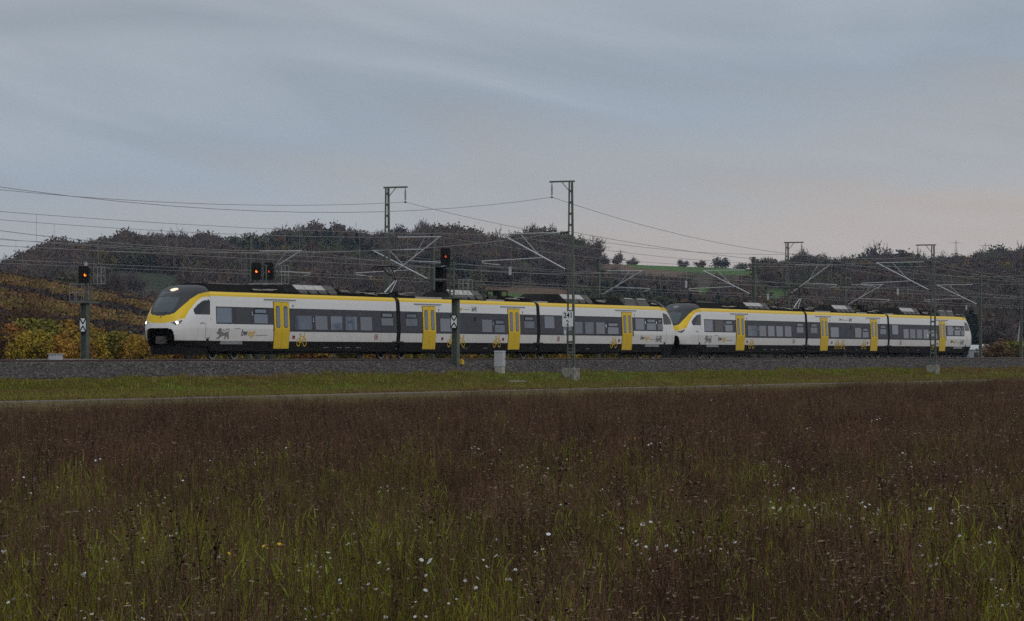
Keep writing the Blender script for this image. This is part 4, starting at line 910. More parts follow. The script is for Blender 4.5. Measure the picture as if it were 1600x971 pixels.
# ------------------------------------------------------------------ vegetation
def veg(name, c, rand=.42): return mat(name, c, .9, 0, .08, rand=rand)
V_BARE = veg('twigs_grey_brown', (.086, .068, .066), .3); V_RUST = veg('leaves_russet', (.098, .064, .051), .3); V_OLIVE = veg('leaves_olive', (.066, .068, .038), .3); V_CON = veg('needles_dark', (.020, .036, .036), .3)
V_OCH = veg('leaves_ochre', (.12, .078, .028)); V_BARK = veg('bark', (.055, .045, .038), .15)
def tree_mesh(kind, h, seed):
    """returns trunk mesh and crown mesh"""
    r = random.Random(seed); tb = MB(); tips = []
    if kind == 'conifer':
        tb.bar((0, 0, 0), (0, 0, h * .95), .22, .04, 6); P = []
        n = 520
        for i in range(n):
            t = r.random() ** .7; z = h * (.10 + .9 * t); rad = (1 - t) * h * .21 + .15; a = r.uniform(0, 6.283); q = rad * math.sqrt(r.uniform(.25, 1))
            P.append((q * math.cos(a), q * math.sin(a), z - q * .35))
        v, f = leaf_quads(np.array(P), .62, 1.5); return tb, [(v, f, 0)]
    lean = r.uniform(-.4, .4); base = Vector((0, 0, 0)); fork = Vector((lean * .3, r.uniform(-.2, .2), h * r.uniform(.22, .34)))
    tb.bar(base, fork, h * .022, h * .017, 7)
    nl = r.randint(5, 8)
    for i in range(nl):
        a = 6.283 * i / nl + r.uniform(-.3, .3); el = r.uniform(.5, 1.3); l = h * r.uniform(.30, .55)
        mid = fork + Vector((math.cos(a) * math.cos(el), math.sin(a) * math.cos(el), math.sin(el))) * l * .55
        tip = mid + Vector((math.cos(a) * math.cos(el + .1), math.sin(a) * math.cos(el + .1), math.sin(el + .1))) * l * .6
        tb.bar(fork, mid, h * .012, h * .008, 5); tb.bar(mid, tip, h * .008, h * .003, 4); tips += [mid, tip, (mid + tip) / 2]
        for j in range(3):
            q = mid + (tip - mid) * r.random(); e = q + Vector((r.uniform(-1, 1), r.uniform(-1, 1), r.uniform(-.2, 1))) * h * .16; tb.bar(q, e, h * .005, h * .002, 4); tips.append(e)
    tips = np.array([tuple(t) for t in tips]); parts = []
    dens = {'bare': 900, 'russet': 820, 'olive': 900, 'ochre': 820}[kind]
    c = tips[rng.integers(0, len(tips), dens)] + rng.normal(size=(dens, 3)) * h * np.array([.085, .085, .07])
    c[:, 2] = np.maximum(c[:, 2], h * .16)
    if kind == 'bare':
        d = c - np.array([fork.x, fork.y, fork.z - h * .1]); d /= np.linalg.norm(d, axis=1, keepdims=True); d = d + .5 * rdir(dens); d /= np.linalg.norm(d, axis=1, keepdims=True)
        L_ = h * rng.uniform(.05, .10, (dens, 1)); w = np.cross(d, rdir(dens)); w /= np.linalg.norm(w, axis=1, keepdims=True)
        v, f = quads(c, d * L_, w * h * .0075); parts.append((v, f, 0))
        v, f = leaf_quads(c[:420] * np.array([.9, .9, .96]), h * .042); parts.append((v, f, 0))
    else:
        v, f = leaf_quads(c, h * .046); parts.append((v, f, 0))
    return tb, parts
KINDS = [('bare', V_BARE), ('bare', V_BARE), ('bare', V_BARE), ('russet', V_RUST), ('russet', V_RUST), ('olive', V_OLIVE), ('conifer', V_CON), ('ochre', V_OCH), ('olive', V_CON)]
PRO = []
for i, (k_, m_) in enumerate(KINDS):
    tb, parts = tree_mesh(k_, 12.0, 40 + i); PRO.append((k_, m_, tb, parts))
protos = [np_mesh('tree_kind', [mb_part(tb, 1)] + parts, [m_, V_BARK]) for k_, m_, tb, parts in PRO]
def forest():
    n = 60000; Yc = np.sqrt(rng.uniform(830 ** 2, 2060 ** 2, n)); Xc = rng.uniform(-.185, .185, n) * Yc
    keep = rng.random(n) < np.where(Yc < 1500, .27, .24)
    Xc, Yc = Xc[keep], Yc[keep]; z = terrain_z(Xc, Yc); zn = zones(Xc, Yc, z)
    ok = zn == 0; Xc, Yc, z = Xc[ok], Yc[ok], z[ok]
    px = 800 + FPX * Xc / Yc; py = HOR - FPX * (z - CAM.z) / Yc
    # open ridge: no wood on the crest of the meadow; vineyard spur stays clear
    ok = ~((px > 960) & (px < 1195) & (Yc > 1880)) & ~((Xc < -40) & (Yc < 930))
    # do not plant where a crown would hide a clearing just behind it
    sc = rng.uniform(.65, 1.25, len(Xc)) * np.where((Yc > 1900) & (rng.random(len(Xc)) < .3), 1.35, 1.0); sc = np.where(px > 900, sc * .85, sc); hp = 12 * sc * FPX / Yc
    for k_, poly in ZONES:
        for fr in (.35, .65, .95): ok &= ~(inside(px, py - hp * fr, poly) & (rng.random(len(px)) < .95))
    ok &= ~((px > 975) & (px < 1195) & (py - hp < 424) & (Yc > 1300))
    Xc, Yc, z, px, py, sc = Xc[ok], Yc[ok], z[ok], px[ok], py[ok], sc[ok]
    # stands: patches of one kind
    f1 = np.sin(Xc / 47 + 1.3) * np.sin(Yc / 160 + .4) + .7 * np.sin(Xc / 21 + Yc / 90); f2 = np.sin(Xc / 33 - 2) * np.cos(Yc / 120) + .6 * np.sin(Xc / 75 + Yc / 61 + 2)
    u = rng.random(len(Xc)); var = np.where(u < .62, rng.integers(0, 3, len(Xc)), np.where(u < .76, 3 + rng.integers(0, 2, len(Xc)), np.where(u < .95, 5, 7)))
    var = np.where((f1 > .62) & (u < .8), 6, var); var = np.where((f2 > .9) & (u < .6), 5, var); var = np.where((f2 < -1.05) & (u < .6), 3, var)
    var = np.where((var == 6) & (Yc > 1800), 5, var)
    var = np.where((var == 7) & (rng.random(len(var)) < .6), 0, var)
    wx, wy = c2w(Xc, Yc)
    return np.stack([wx, wy, z - .3, rng.uniform(0, 6.28, len(Xc)), sc, var], 1)
scatter('forest', protos, forest(), 'autumn woods covering the far hillside')
# single trees that stand out on the skyline
SKY = [(640, 353, 34, 0, 'tall bare tree at the left edge of the dark copse on the ridge'), (660, 352, 32, 1, 'bare tree with an open crown inside the ridge copse'), (783, 359, 24, 2, 'lone bare tree on the wooded crest right of the copse'), (800, 362, 20, 0, 'small bushy tree on the wooded crest beside the lone bare one'),
       (905, 375, 30, 5, 'rounded olive tree where the wooded crest falls to the meadow'), (944, 398, 15, 1, 'low bare tree at the field edge by the far pylon'), (965, 398, 15, 4, 'low russet tree at the left end of the ridge meadow'), (988, 401, 12, 2, 'small spreading bare tree on the ridge meadow'), (1067, 404, 11, 0, 'small round bare tree midway along the ridge meadow'),
       (1096, 406, 10, 3, 'tiny bare tree beside the dark round one on the meadow'), (1127, 403, 14, 8, 'dark round evergreen alone on the ridge meadow'), (1158, 409, 9, 5, 'low olive shrub at the right end of the ridge meadow'), (1180, 405, 16, 4, 'russet tree at the wood edge right of the meadow'),
       (1343, 394, 22, 5, 'olive tree on the right ridge before the tall bare one'), (1372, 384, 28, 1, 'tall slender bare tree rising alone above the right ridge'), (1404, 395, 16, 8, 'dark dense tree by the pale roof on the right ridge'), (1425, 398, 14, 4, 'low russet tree right of the dark dense one'), (1563, 379, 38, 5, 'large rounded tree standing high at the right end of the ridge'), (1590, 381, 36, 2, 'wide bare tree past the large rounded one on the ridge')]
trunk_mesh = {}; crown_mesh = {}
for i, (k_, m_, tb, parts) in enumerate(PRO):
    trunk_mesh[i] = tb.mesh('trunk', V_BARK); crown_mesh[i] = np_mesh('crown', parts, [m_])
for px, py, hp, kd, lab in SKY:
    Yc = 1995.0; Xc = (px - 800) / FPX * Yc; z = float(terrain_z(Xc, Yc)); x, y = c2w(Xc, Yc)
    top = (HOR - py) / FPX * Yc + CAM.z; H = max(top - z, 4.0); sink = .38 if hp < 17 else .06; H /= 1 - sink; o = empty('ridge_tree', (x, y, z - sink * H), px); tag(o, lab, 'tree', 'single trees on the skyline')
    s = H / 11.5; inst('trunk', trunk_mesh[kd], o).scale = (s, s, s); w = s * (1.25 if kd in (5, 8) and hp < 20 else 1.0); inst('crown', crown_mesh[kd], o).scale = (w, w, s)
# vineyard on the spur at the left
def vine_mesh(c, seed, rand=.3):
    n = 46; P = np.stack([rng.uniform(-1.6, 1.6, n), rng.normal(size=n) * .28, rng.uniform(.3, 1.7, n)], 1); v, f = leaf_quads(P, .42); return np_mesh('vine_kind', [(v, f, 0)], [veg('vines_%d' % seed, c, rand)])
VN = [vine_mesh((.140, .086, .030), 0), vine_mesh((.150, .098, .030), 1), vine_mesh((.080, .050, .036), 2), vine_mesh((.050, .038, .036), 3), vine_mesh((.118, .092, .026), 4)]
def vines():
    out = []; Yc = 385.0
    while Yc < 900:
        X0, X1 = -.185 * Yc, min(60, .02 * Yc); n = int((X1 - X0) / 2.4); Xs = X0 + np.arange(n) * 2.4 + rng.uniform(0, 2); Ys = Yc + .10 * (Xs - X0) + rng.uniform(-.3, .3, n)
        z = terrain_z(Xs, Ys); w = np.sin((Ys * 1.0 + Xs * .55) / 17.0) + .55 * np.sin((Ys + .5 * Xs) / 7.3 + 1) + .4 * np.sin(Xs / 31.)
        for a, b_, c, q in zip(Xs, Ys, z, w):
            if c < .8: continue
            v = (3 if q < -.9 else 2) if q < -.35 else (4 if q > 1.1 else random.choice((0, 0, 1)))
            if random.random() < .08: continue
            x, y = c2w(a, b_); out.append((x, y, c, math.atan2(SN, CS) - R(90) + random.uniform(-.15, .15), random.uniform(.8, 1.2), v))
        Yc += 3.2
    return out
scatter('vineyard', VN, vines(), 'autumn vineyard plots on the low spur at the hill foot')

# yellow bushes behind the rails
def bush_mesh(h, w, n, seed, size=.15):
    r = random.Random(seed); tb = MB(); tips = []
    for i in range(9):
        a = r.uniform(0, 6.283); e = Vector((math.cos(a) * w * r.uniform(.2, .5), math.sin(a) * w * r.uniform(.2, .5), h * r.uniform(.5, .98))); m_ = e * .5 + Vector((r.uniform(-.1, .1), r.uniform(-.1, .1), .1))
        tb.bar((r.uniform(-.15, .15), r.uniform(-.15, .15), 0), m_, .035, .022, 5); tb.bar(m_, e, .022, .008, 4); tips += [m_, e, (m_ + e) / 2]
        for j in range(4):
            q = m_ + (e - m_) * r.random(); t = q + Vector((r.uniform(-1, 1), r.uniform(-1, 1), r.uniform(-.4, .8))) * .55; tb.bar(q, t, .012, .004, 3); tips.append(t)
    tips = np.array([tuple(t) for t in tips] + [(r.uniform(-w, w) * .45, r.uniform(-w, w) * .45, h * r.uniform(.08, .5)) for _ in range(16)])
    c = tips[rng.integers(0, len(tips), n)] + rng.normal(size=(n, 3)) * np.array([.2, .2, .17]) * w / 2.2; c[:, 2] = np.clip(c[:, 2], .05, h * 1.08)
    v, f = leaf_quads(c, size, 1.4); return tb, (v, f, 0)
BCOL = {'ochre': (.215, .135, .020), 'orange': (.160, .092, .022), 'olive': (.110, .098, .020), 'brown': (.080, .050, .026)}
BM = {k_: mat('bush_' + k_, c, .8, 0, .15, c2=tuple(q * 1.9 for q in c), nscale=1.7, rand=.2) for k_, c in BCOL.items()}
BP = {}
for i, k_ in enumerate(BCOL):
    tb, pt = bush_mesh(2.7, 2.5, 4600, 90 + i, .105); BP[k_] = (tb.mesh('stems', V_BARK), np_mesh('foliage', [pt], [BM[k_]]))
rb = random.Random(5)
def bush(x, y, kd, h, lab, grp, wide=1.0):
    o = empty('hedge_bush', (x, y, gz(y) - .05), rb.uniform(0, 6.28)); s = h / 2.7; tag(o, lab, 'bush', grp)
    for nm, me in zip(('stems', 'foliage'), BP[kd]): inst(nm, me, o).scale = (s * wide, s * wide, s)
xa = px_on_y(-30, 26)[0]; xb = px_on_y(1000, 28)[0]; x = xa
while x < xb:
    near = x < px_on_y(250, 26)[0]
    for row, y0 in enumerate((25.5, 29.5) if near else (26.5,)):
        kd = rb.choice(('ochre', 'ochre', 'orange', 'olive', 'brown') if near else ('ochre', 'orange', 'olive', 'olive'))
        lab = {'ochre': 'golden yellow leafy bush', 'orange': 'orange brown leafy bush', 'olive': 'olive green leafy bush', 'brown': 'thinning brown bush'}[kd] + (' in the hedge behind the rails by the railed signal' if near else ' in the hedge glimpsed beneath the train')
        bush(x + rb.uniform(-.5, .5), y0 + rb.uniform(-.6, .6), kd, rb.uniform(2.2, 2.9) + .5 * row, lab, 'hedge bushes behind the tracks')
    x += rb.uniform(1.5, 2.1) if near else rb.uniform(2.0, 2.8)
for px, y, h, kd, w, lab in ((1560, 27, 2.7, 'brown', 1.5, 'rounded brown bush past the tail of the train'), (1580, 28, 2.7, 'olive', 1.5, 'olive bush beside the rounded brown one past the train tail'), (1604, 29, 2.5, 'brown', 1.4, 'brown bush at the leaning pole past the train tail'), (1572, 36, 3.2, 'brown', 1.6, 'taller russet brown bush behind the olive one past the train tail')):
    bush(px_on_y(px, y)[0], y, kd, h, lab, 'bushes past the train tail', w)
# big thinning tree behind the hedge at the left
tb, parts = tree_mesh('russet', 5.6, 77); x, k = px_on_y(40, 48); o = empty('hedge_tree', (x, 48, -1.0)); tag(o, 'wide bare brown tree behind the yellow bushes', 'tree')
tb.build('trunk', V_BARK, o); cp_ = np.concatenate([tree_mesh('bare', 5.6, 77 + q)[1][0][0].reshape(-1, 4, 3).mean(1) for q in range(5)]); v_, f_ = leaf_quads(np.concatenate([cp_, cp_ + rng.normal(size=cp_.shape) * .2])[::2], .05, 5.0); c0 = inst('crown', np_mesh('crown', [(v_, f_, 0)], [veg('leaves_faded_brown', (.085, .056, .032))]), o)
# low white sheds past the train tail
SHED = mat('shed_white', (.42, .44, .46), .6, noise=.06); SHEDG = mat('shed_grey', (.24, .27, .29), .6)
for px, Yc, w, h, lab in ((1531, 700, 5.0, 3.6, 'low white roofed shed beyond the tail of the train'), (1549, 715, 3.6, 3.8, 'small white roofed shed beside the bushes past the train'), (1598, 690, 5.0, 4.0, 'white walled hut half hidden by the last bush')):
    Xc = (px - 800) / FPX * Yc; x, y = c2w(Xc, Yc); o = empty('shed', (x, y, near_z(x, y) - .1), math.atan2(SN, CS) - R(90)); tag(o, lab, 'shed', 'white sheds past the train tail')
    b = MB(); b.box(-w / 2, w / 2, -2, 2, 0, h * .72); b.build('wall', SHEDG, o)
    b = MB(); b.box(-w / 2 - .2, w / 2 + .2, -2.2, 2.2, h * .72, h, 0, (-w / 2 - .2, w / 2 + .2, -.3, .3)); b.build('roof', SHED, o)
    for q in (-.3, .12): b = MB(); b.box(w * q, w * q + .9, -2.03, -1.98, h * .25, h * .55); b.build('window', DGLASS, o)
# utility poles, leaning pole, pylons
def util_pole(px, Yc, py_top, lab, arm=True, lean=0, r=.13):
    Xc = (px - 800) / FPX * Yc; x, y = c2w(Xc, Yc); z = near_z(x, y); H = (HOR - py_top) / FPX * Yc + CAM.z - z
    o = empty('utility_pole', (x, y, z), math.atan2(SN, CS) - R(90)); tag(o, lab, 'pole', 'poles in the fields')
    b = MB(); b.bar((0, 0, 0), (lean, 0, H), r, r * .7, 8); b.build('post', V_BARK if not lean else STEEL, o)
    if arm:
        b = MB(); b.box(-1.1, 1.1, -.06, .06, H - .75, H - .6); b.build('crossarm', V_BARK, o)
        for q in (-1, 0, 1): b = MB(); b.bar((q, 0, H - .6), (q, 0, H - .38), .06, n=6); b.build('insulator', INSUL, o)
util_pole(186, 560, 452, 'wooden pole with crossarm in the vineyard beside the train nose')
util_pole(772, 900, 405, 'wooden pole with crossarm below the woods above the train roof')
util_pole(742, 880, 436, 'plain pole below the woods left of the crossarm pole', False)
util_pole(1586, 420, 480, 'pale leaning pole among the bushes past the train tail', False, .9, .12)
PYL = mat('pylon_steel', (.16, .17, .18), .7, .2)
def pylon(px, Yc, py_top, H, lab):
    Xc = (px - 800) / FPX * Yc; x, y = c2w(Xc, Yc); zt = (HOR - py_top) / FPX * Yc + CAM.z
    zg = float(terrain_z(Xc, Yc)); H = max(zt - zg, 12)
    o = empty('pylon', (x, y, zg), math.atan2(SN, CS) - R(90) + .5); tag(o, lab, 'pylon', 'far power pylons')
    w = H * .075
    for sx in (-1, 1):
        for sy in (-1, 1): b = MB(); b.bar((sx * w, sy * w, 0), (sx * .12, sy * .12, H), .22, .12, 4); b.build('leg', PYL, o)
    b = MB()
    for i in range(9):
        z0, z1 = H * i / 10, H * (i + 1) / 10; wa, wb = w * (1 - i / 10) + .1, w * (1 - (i + 1) / 10) + .1
        for sy in (-1, 1): b.bar((-wa, sy * wa, z0), (wb, sy * wb, z1), .09, n=3); b.bar((wa, sy * wa, z0), (-wb, sy * wb, z1), .09, n=3)
    b.build('bracing', PYL, o)
    for q, l in ((.97, H * .13), (.80, H * .30)): b = MB(); b.box(-l, l, -.15, .15, H * q, H * q + .4, 0, (-l * .2, l * .2, -.1, .1)); b.build('crossarm', PYL, o)
pylon(1494, 3300, 376, 40, 'pylon standing tallest above the right ridge'); pylon(1540, 3500, 380, 34, 'wide armed pylon right of the tallest one'); pylon(1472, 4200, 391, 30, 'small far pylon left of the tallest one'); pylon(920, 2800, 386, 25, 'pylon behind the field edge left of the ridge meadow'); pylon(970, 3300, 390, 25, 'slim pylon above the left end of the ridge meadow'); pylon(1438, 3900, 389, 25, 'faint pylon behind the right ridge by the lattice mast')

# ------------------------------------------------------------------ ballast stones and grasses
def stone_mesh(seed):
    r = random.Random(seed); b = MB(); pts = []
    for i in range(8):
        pts.append((r.uniform(.6, 1) * (1 if i & 1 else -1) * .04, r.uniform(.6, 1) * (1 if i & 2 else -1) * .033, r.uniform(.6, 1) * (1 if i & 4 else -1) * .026))
    n = 0; b.v = pts; b.f = [(0, 2, 3, 1), (4, 5, 7, 6), (0, 1, 5, 4), (1, 3, 7, 5), (3, 2, 6, 7), (2, 0, 4, 6)]; b.m = [0] * 6
    return b
STM = [mat('stone_%d' % i, c, .9, 0, .1, rand=.35) for i, c in enumerate([(.085, .078, .075), (.15, .14, .135), (.06, .05, .048), (.24, .23, .22)])]
stones = [stone_mesh(i).mesh('stone_kind', STM[(0, 1, 0, 2, 1, 3)[i]]) for i in range(6)]
def ballast_pts():
    n = 90000; t = rng.random(n); # along the visible length, denser near
    x = px_on_y(-60, -7)[0] + (px_on_y(1660, -7)[0] - px_on_y(-60, -7)[0]) * t ** 1.25
    yy = rng.uniform(-7.85, -5.2, n); z = np.interp(yy, [-7.75, -6.35, -5.7], [-.84, -.17, -.13]); z = np.maximum(z, np.interp(yy, [p[0] for p in PROF], [p[1] for p in PROF]))
    v = rng.choice(6, n, p=[.24, .24, .24, .12, .13, .03]); return np.stack([x, yy, z + .012, rng.uniform(0, 6.28, n), rng.uniform(.8, 1.9, n), v], 1)
scatter('ballast_stones', stones, ballast_pts(), 'grey brown ballast stones on the near shoulder')
def tuft_mesh(h, n, spread, m, seed, w=.008):
    P = rng.normal(size=(n, 2)) * spread; a = rng.uniform(0, 6.28, n); lean = rng.uniform(.1, .6, n); H = h * rng.uniform(.5, 1.15, n); V = []; F = []
    for i in range(n):
        d = np.array([math.cos(a[i]), math.sin(a[i]), 0]); s_ = np.array([-d[1], d[0], 0]) * w; p0 = np.array([P[i, 0], P[i, 1], 0]); p1 = p0 + d * H[i] * lean[i] * .4 + np.array([0, 0, H[i] * .6]); p2 = p0 + d * H[i] * lean[i] + np.array([0, 0, H[i]])
        k = len(V); V += [p0 - s_, p0 + s_, p1 + s_ * .8, p1 - s_ * .8, p2]; F += [(k, k + 1, k + 2, k + 3), (k + 3, k + 2, k + 4)]
    return np_mesh('tuft_kind', [(np.array(V), F, 0)], [m])
GR = [veg('grass_green', (.165, .172, .030), .25), veg('grass_yellow', (.190, .165, .036), .25), veg('grass_dry', (.17, .122, .048), .25), veg('grass_fresh', (.155, .195, .030), .25)]
tufts = [tuft_mesh(.115, 26, .11, GR[0], 1, .009), tuft_mesh(.11, 26, .12, GR[1], 2, .009), tuft_mesh(.14, 22, .10, GR[2], 3, .008), tuft_mesh(.12, 26, .11, GR[3], 4, .009)]
def bank_pts():
    n = 95000; t = rng.random(n) ** 1.15; y = rng.uniform(-46, -7.3, n); y = np.where(rng.random(n) < .66, rng.uniform(-15.4, -7.35, n), y)
    x0 = np.array([px_on_y(-70, q)[0] for q in (-46, -7)]); x1 = np.array([px_on_y(1670, q)[0] for q in (-46, -7)])
    xa_ = np.interp(y, [-46, -7], x0); xb_ = np.interp(y, [-46, -7], x1); x = xa_ + (xb_ - xa_) * t
    ex = []
    for q in LINES['A'] + [px_on_y(781, -8.0)[0], px_on_y(712, -6.9)[0], px_on_y(806, -9.6)[0]]:
        yy = -9.2 if q in LINES['A'] else -8.2; m_ = 130; aa = rng.uniform(0, 6.28, m_); rr = rng.uniform(.45, .95, m_); ex.append(np.stack([q + rr * np.cos(aa), yy + rr * np.sin(aa)], 1))
    ex = np.concatenate(ex); x = np.concatenate([x, ex[:, 0]]); y = np.concatenate([y, ex[:, 1]]); n = len(x)
    ok = (~((y > -25) & (y < -14.9)) | ((y > -25) & (y < -17.0 + .5 * np.sin(x / 5.) + .4 * np.sin(x / 1.7)) & (rng.random(n) < .6))) & (y < -7.75 + .22 * np.sin(x / 2.9) + .2 * np.sin(x / .83 + 1) + .25 * np.sin(x / 11.)); x, y = x[ok], y[ok]; z = np.interp(y, [p[0] for p in PROF], [p[1] for p in PROF])
    f = np.sin(x / 9 + y) + np.sin(x / 23 - y * .7) + .6 * np.sin(x / 3.1); u = rng.random(len(x))
    up = np.clip((y + 15) / 7.5, 0, 1)                                       # fresher near the ballast, drier by the path
    wd = rng.random(len(x)) < np.where(y > -9.3, .03, .008)
    v = np.where(u < .25 + .35 * up, 0, np.where(u < .78, 1, 2)); v = np.where((f > 1.1) & (up > .5) & (u < .7), 3, v); v = np.where((f < -1.2) & (u < .55), 2, v); v = np.where(y < -17, np.where(u < .5, 2, 1), v)
    return np.stack([x, y, z - .01, rng.uniform(0, 6.28, len(x)), rng.uniform(.6, 1.25, len(x)) * np.where(y < -17, np.where(y < -25, .5, .22), np.where(wd, 2.1, 1)), v], 1)
scatter('bank_grass', tufts, bank_pts(), 'short olive grass on the railway bank')

# ------------------------------------------------------------------ wild meadow in front
M_STALK = veg('stalk_brown', (.088, .053, .032), .55); M_STALK2 = veg('stalk_reddish', (.135, .078, .047), .5); M_SEED = veg('seed_head', (.17, .122, .088), .4); M_WEED = veg('weed_dark', (.045, .026, .018), .4)
M_GREEN = veg('meadow_green', (.180, .165, .022), .5); M_FRESH = veg('meadow_fresh', (.165, .205, .026), .5); M_PETAL = veg('petal_white', (.52, .54, .57), .25); M_YEL = veg('petal_yellow', (.55, .33, .02), .2)
def blade(V, F, M, p, d, L_, w, mi, bend=.2):
    s_ = np.cross(d, [0, 0, 1.]); n_ = np.linalg.norm(s_); s_ = (s_ / n_ if n_ > 1e-3 else np.array([1., 0, 0])); a = random.uniform(0, 6.28)
    s_ = np.array([math.cos(a), math.sin(a), 0]) * w; m_ = p + d * L_ * .55; e = p + d * L_ + np.array([d[0], d[1], -.3]) * L_ * bend; k = len(V)
    V += [p - s_, p + s_, m_ + s_ * .8, m_ - s_ * .8, e + s_ * .35, e - s_ * .35]; F += [(k, k + 1, k + 2, k + 3), (k + 3, k + 2, k + 4, k + 5)]; M += [mi, mi]; return e
def head(V, F, M, c, r_, n, mi, tilt=.3, flat=.25):
    nrm = np.array([random.uniform(-tilt, tilt), random.uniform(-tilt, tilt), 1.]); nrm /= np.linalg.norm(nrm); u = np.cross(nrm, [1, 0, 0.]); u /= np.linalg.norm(u); w = np.cross(nrm, u); k = len(V)
    V.append(c + nrm * r_ * flat)
    for i in range(n): a = 6.283 * i / n; V.append(c + (u * math.cos(a) + w * math.sin(a)) * r_)
    for i in range(n): F.append((k, k + 1 + i, k + 1 + (i + 1) % n)); M.append(mi)
def clump(kind, seed):
    random.seed(seed); V, F, M = [], [], []; U = random.uniform
    def up(l=.12): q = np.array([U(-l, l), U(-l, l), 1.]); return q / np.linalg.norm(q)
    if kind == 'brown':
        for i in range(50):
            p = np.array([U(-.28, .28), U(-.28, .28), 0]); d = up(.13); L_ = U(.40, .88); mi = random.choice((0, 0, 1)); e = blade(V, F, M, p, d, L_, U(.0022, .004), mi, .04)
            for j in range(random.randint(3, 6)):
                q = p + d * L_ * U(.5, .97); dd = up(.75); t = blade(V, F, M, q, dd, U(.05, .16), .0018, mi, .05)
                if random.random() < .5: head(V, F, M, t, U(.003, .007), 4, random.choice((2, 0, 1)), .6, .8)
            if random.random() < .16: head(V, F, M, e, U(.008, .019), 6, 2, .3, -.4)
        for i in range(16): p = np.array([U(-.28, .28), U(-.28, .28), 0]); blade(V, F, M, p, up(.25), U(.15, .5), .0022, random.choice((3, 0)), .05)
    elif kind == 'green':
        for i in range(84): p = np.array([U(-.27, .27), U(-.27, .27), 0]); blade(V, F, M, p, up(.17), U(.30, .80), U(.0012, .0024), random.choice((3, 3, 4, 0, 1)), .03)
        for i in range(14):
            p = np.array([U(-.27, .27), U(-.27, .27), 0]); d = up(.12); L_ = U(.5, .9); blade(V, F, M, p, d, L_, U(.002, .0035), random.choice((0, 0, 1)), .04)
            for j in range(4): q = p + d * L_ * U(.45, .98); t = blade(V, F, M, q, up(.7), U(.04, .12), .0016, 0, .05); head(V, F, M, t, U(.003, .007), 4, random.choice((2, 0)), .6, .8)
        for i in range(26):
            p = np.array([U(-.27, .27), U(-.27, .27), 0]); d = up(.18); L_ = U(.4, .80); blade(V, F, M, p, d, L_, .0025, 3, .05)
            for j in range(6): q = p + d * L_ * U(.3, 1); blade(V, F, M, q, up(.8), U(.03, .09), .0028, random.choice((3, 3, 4)), .08)
    elif kind in ('daisy', 'yellow'):
        for i in range(7 if kind == 'daisy' else 3):
            p = np.array([U(-.2, .2), U(-.2, .2), 0]); d = up(.2); L_ = U(.45, .78); e = blade(V, F, M, p, d, L_, .0022, 3, .02)
            for j in range(random.randint(2, 5)):
                q = e + np.array([U(-.06, .06), U(-.06, .06), U(-.08, .02)]) if j else e; blade(V, F, M, p + d * L_ * .7, (q - p - d * L_ * .7) / (np.linalg.norm(q - p - d * L_ * .7) + 1e-6), np.linalg.norm(q - p - d * L_ * .7), .0016, 3, 0)
                if kind == 'daisy': head(V, F, M, q, U(.005, .0125), 8, 5, .9, .12); head(V, F, M, q + np.array([0, 0, .001]), .0032, 5, 6, .5, .6)
                else: head(V, F, M, q, U(.006, .010), 7, 6, .8, .3)
            for j in range(5): q = p + d * L_ * U(.2, .9); blade(V, F, M, q, up(1.0), U(.05, .12), .003, random.choice((3, 4)), .2)
    elif kind == 'weed':
        for i in range(4):
            p = np.array([U(-.2, .2), U(-.2, .2), 0]); d = up(.18); L_ = U(.72, 1.0); blade(V, F, M, p, d, L_, .004, 7, .03)
            for j in range(16):
                q = p + d * L_ * U(.45, 1.0); t = blade(V, F, M, q, up(.6), U(.04, .16), .0022, 7, .05)
                for s_ in range(3): head(V, F, M, t + np.array([U(-.015, .015), U(-.015, .015), U(-.03, .01)]), U(.005, .011), 5, random.choice((7, 7, 2)), .8, .7)
            for j in range(5): q = p + d * L_ * U(.05, .45); blade(V, F, M, q, up(1.3), U(.1, .22), .014, random.choice((3, 4, 7)), .3)
    me = bpy.data.meshes.new('meadow_kind'); me.from_pydata([tuple(map(float, v)) for v in V], [], F)
    for m_ in (M_STALK, M_STALK2, M_SEED, M_GREEN, M_FRESH, M_PETAL, M_YEL, M_WEED): me.materials.append(m_)
    me.polygons.foreach_set('material_index', M); me.update(); return me
clumps = [clump('brown', 100 + i) for i in range(5)] + [clump('green', 200 + i) for i in range(4)] + [clump('daisy', 300 + i) for i in range(3)] + [clump('yellow', 400)] + [clump('weed', 500 + i) for i in range(3)]
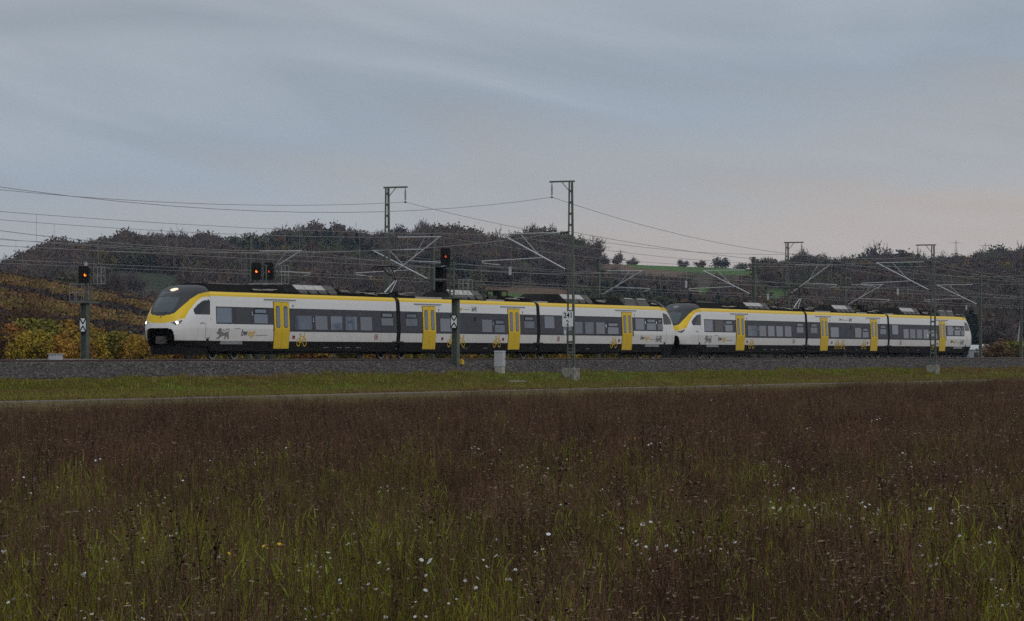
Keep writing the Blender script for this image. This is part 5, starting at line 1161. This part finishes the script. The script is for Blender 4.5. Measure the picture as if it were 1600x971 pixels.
def meadow():
    out = []
    for (ya, yb_, dens) in ((9, 22, 13), (22, 45, 9), (45, 80, 6), (80, 160, 4)):
        area = .5 * .36 * (yb_ ** 2 - ya ** 2); n = int(area * dens); Yc = np.sqrt(rng.uniform(ya ** 2, yb_ ** 2, n)); Xc = rng.uniform(-.18, .18, n) * Yc; x, y = c2w(Xc, Yc)
        edge = -48.8 + 5.5 * np.clip((x + 40) / 40., 0, 1.4) + .9 * np.sin(x / 6.) + .6 * np.sin(x / 2.3); ok = y < edge; x, y, Xc, Yc = x[ok], y[ok], Xc[ok], Yc[ok]; n = len(x)
        f = np.sin(Xc * 1.9 + Yc * .35) * np.sin(Yc * .22 + Xc * .6 + 1) + .6 * np.sin(Xc * 3.7 + 2 + Yc * .11) + .4 * np.sin(Xc * .8 - Yc * .5)
        g_ = np.clip(1.1 - (Yc - 12) / 32, 0, 1)                          # a greener, flowering stretch nearest the photographer
        pg = np.clip(.01 + .68 * g_ + .32 * f * (g_ + .06), 0, .9); u = rng.random(n)
        v = np.where(u < pg, 5 + rng.integers(0, 4, n), rng.integers(0, 5, n)); d_ = rng.random(n)
        v = np.where(d_ < (.014 + .085 * g_ * (1 + .9 * f)) * (.75 + .45 * np.clip(Xc / Yc / .12, -1, 1)), 9 + rng.integers(0, 3, n), v); v = np.where(rng.random(n) < .006, 12, v); v = np.where(rng.random(n) < .045, 13 + rng.integers(0, 3, n), v)
        sc = rng.uniform(.75, 1.15, n) * (1 + .1 * np.sin(x / 5 + y / 3)); sc = np.where(v < 5, sc * (1 - .22 * g_ * np.clip(f + .4, 0, 1)), sc)
        fade = np.clip((edge[ok] - y) / 4., .4, 1); sc = sc * fade
        out.append(np.stack([x, y, np.full(n, -1.73), rng.uniform(0, 6.28, n), sc, v], 1))
    return np.concatenate(out)
scatter('meadow_plants', clumps, meadow(), 'tall brown seed stalks with green patches and white flowers')

# ------------------------------------------------------------------ haze
hm_ = bpy.data.materials.new('haze_air'); hm_.use_nodes = True; nt = hm_.node_tree; nt.nodes.remove(nt.nodes['Principled BSDF'])
pv = nt.nodes.new('ShaderNodeVolumePrincipled'); pv.inputs['Color'].default_value = (.72, .83, 1, 1); pv.inputs['Density'].default_value = .00005; pv.inputs['Anisotropy'].default_value = .2
nt.links.new(pv.outputs[0], nt.nodes['Material Output'].inputs['Volume'])
hv = np.array([v.co[:] for v in bpy.data.objects['hillside'].data.vertices]); lo, hi = hv.min(0), hv.max(0); lo = np.minimum(lo, (XA, -150, 0)); hi = np.maximum(hi, (XB, 60, 0))
b = MB(); b.box(lo[0] - 40, hi[0] + 40, lo[1] - 40, hi[1] + 40, -4.5, 135.0); hz_o = b.build('haze', hm_); tag(hz_o, kind='stuff')
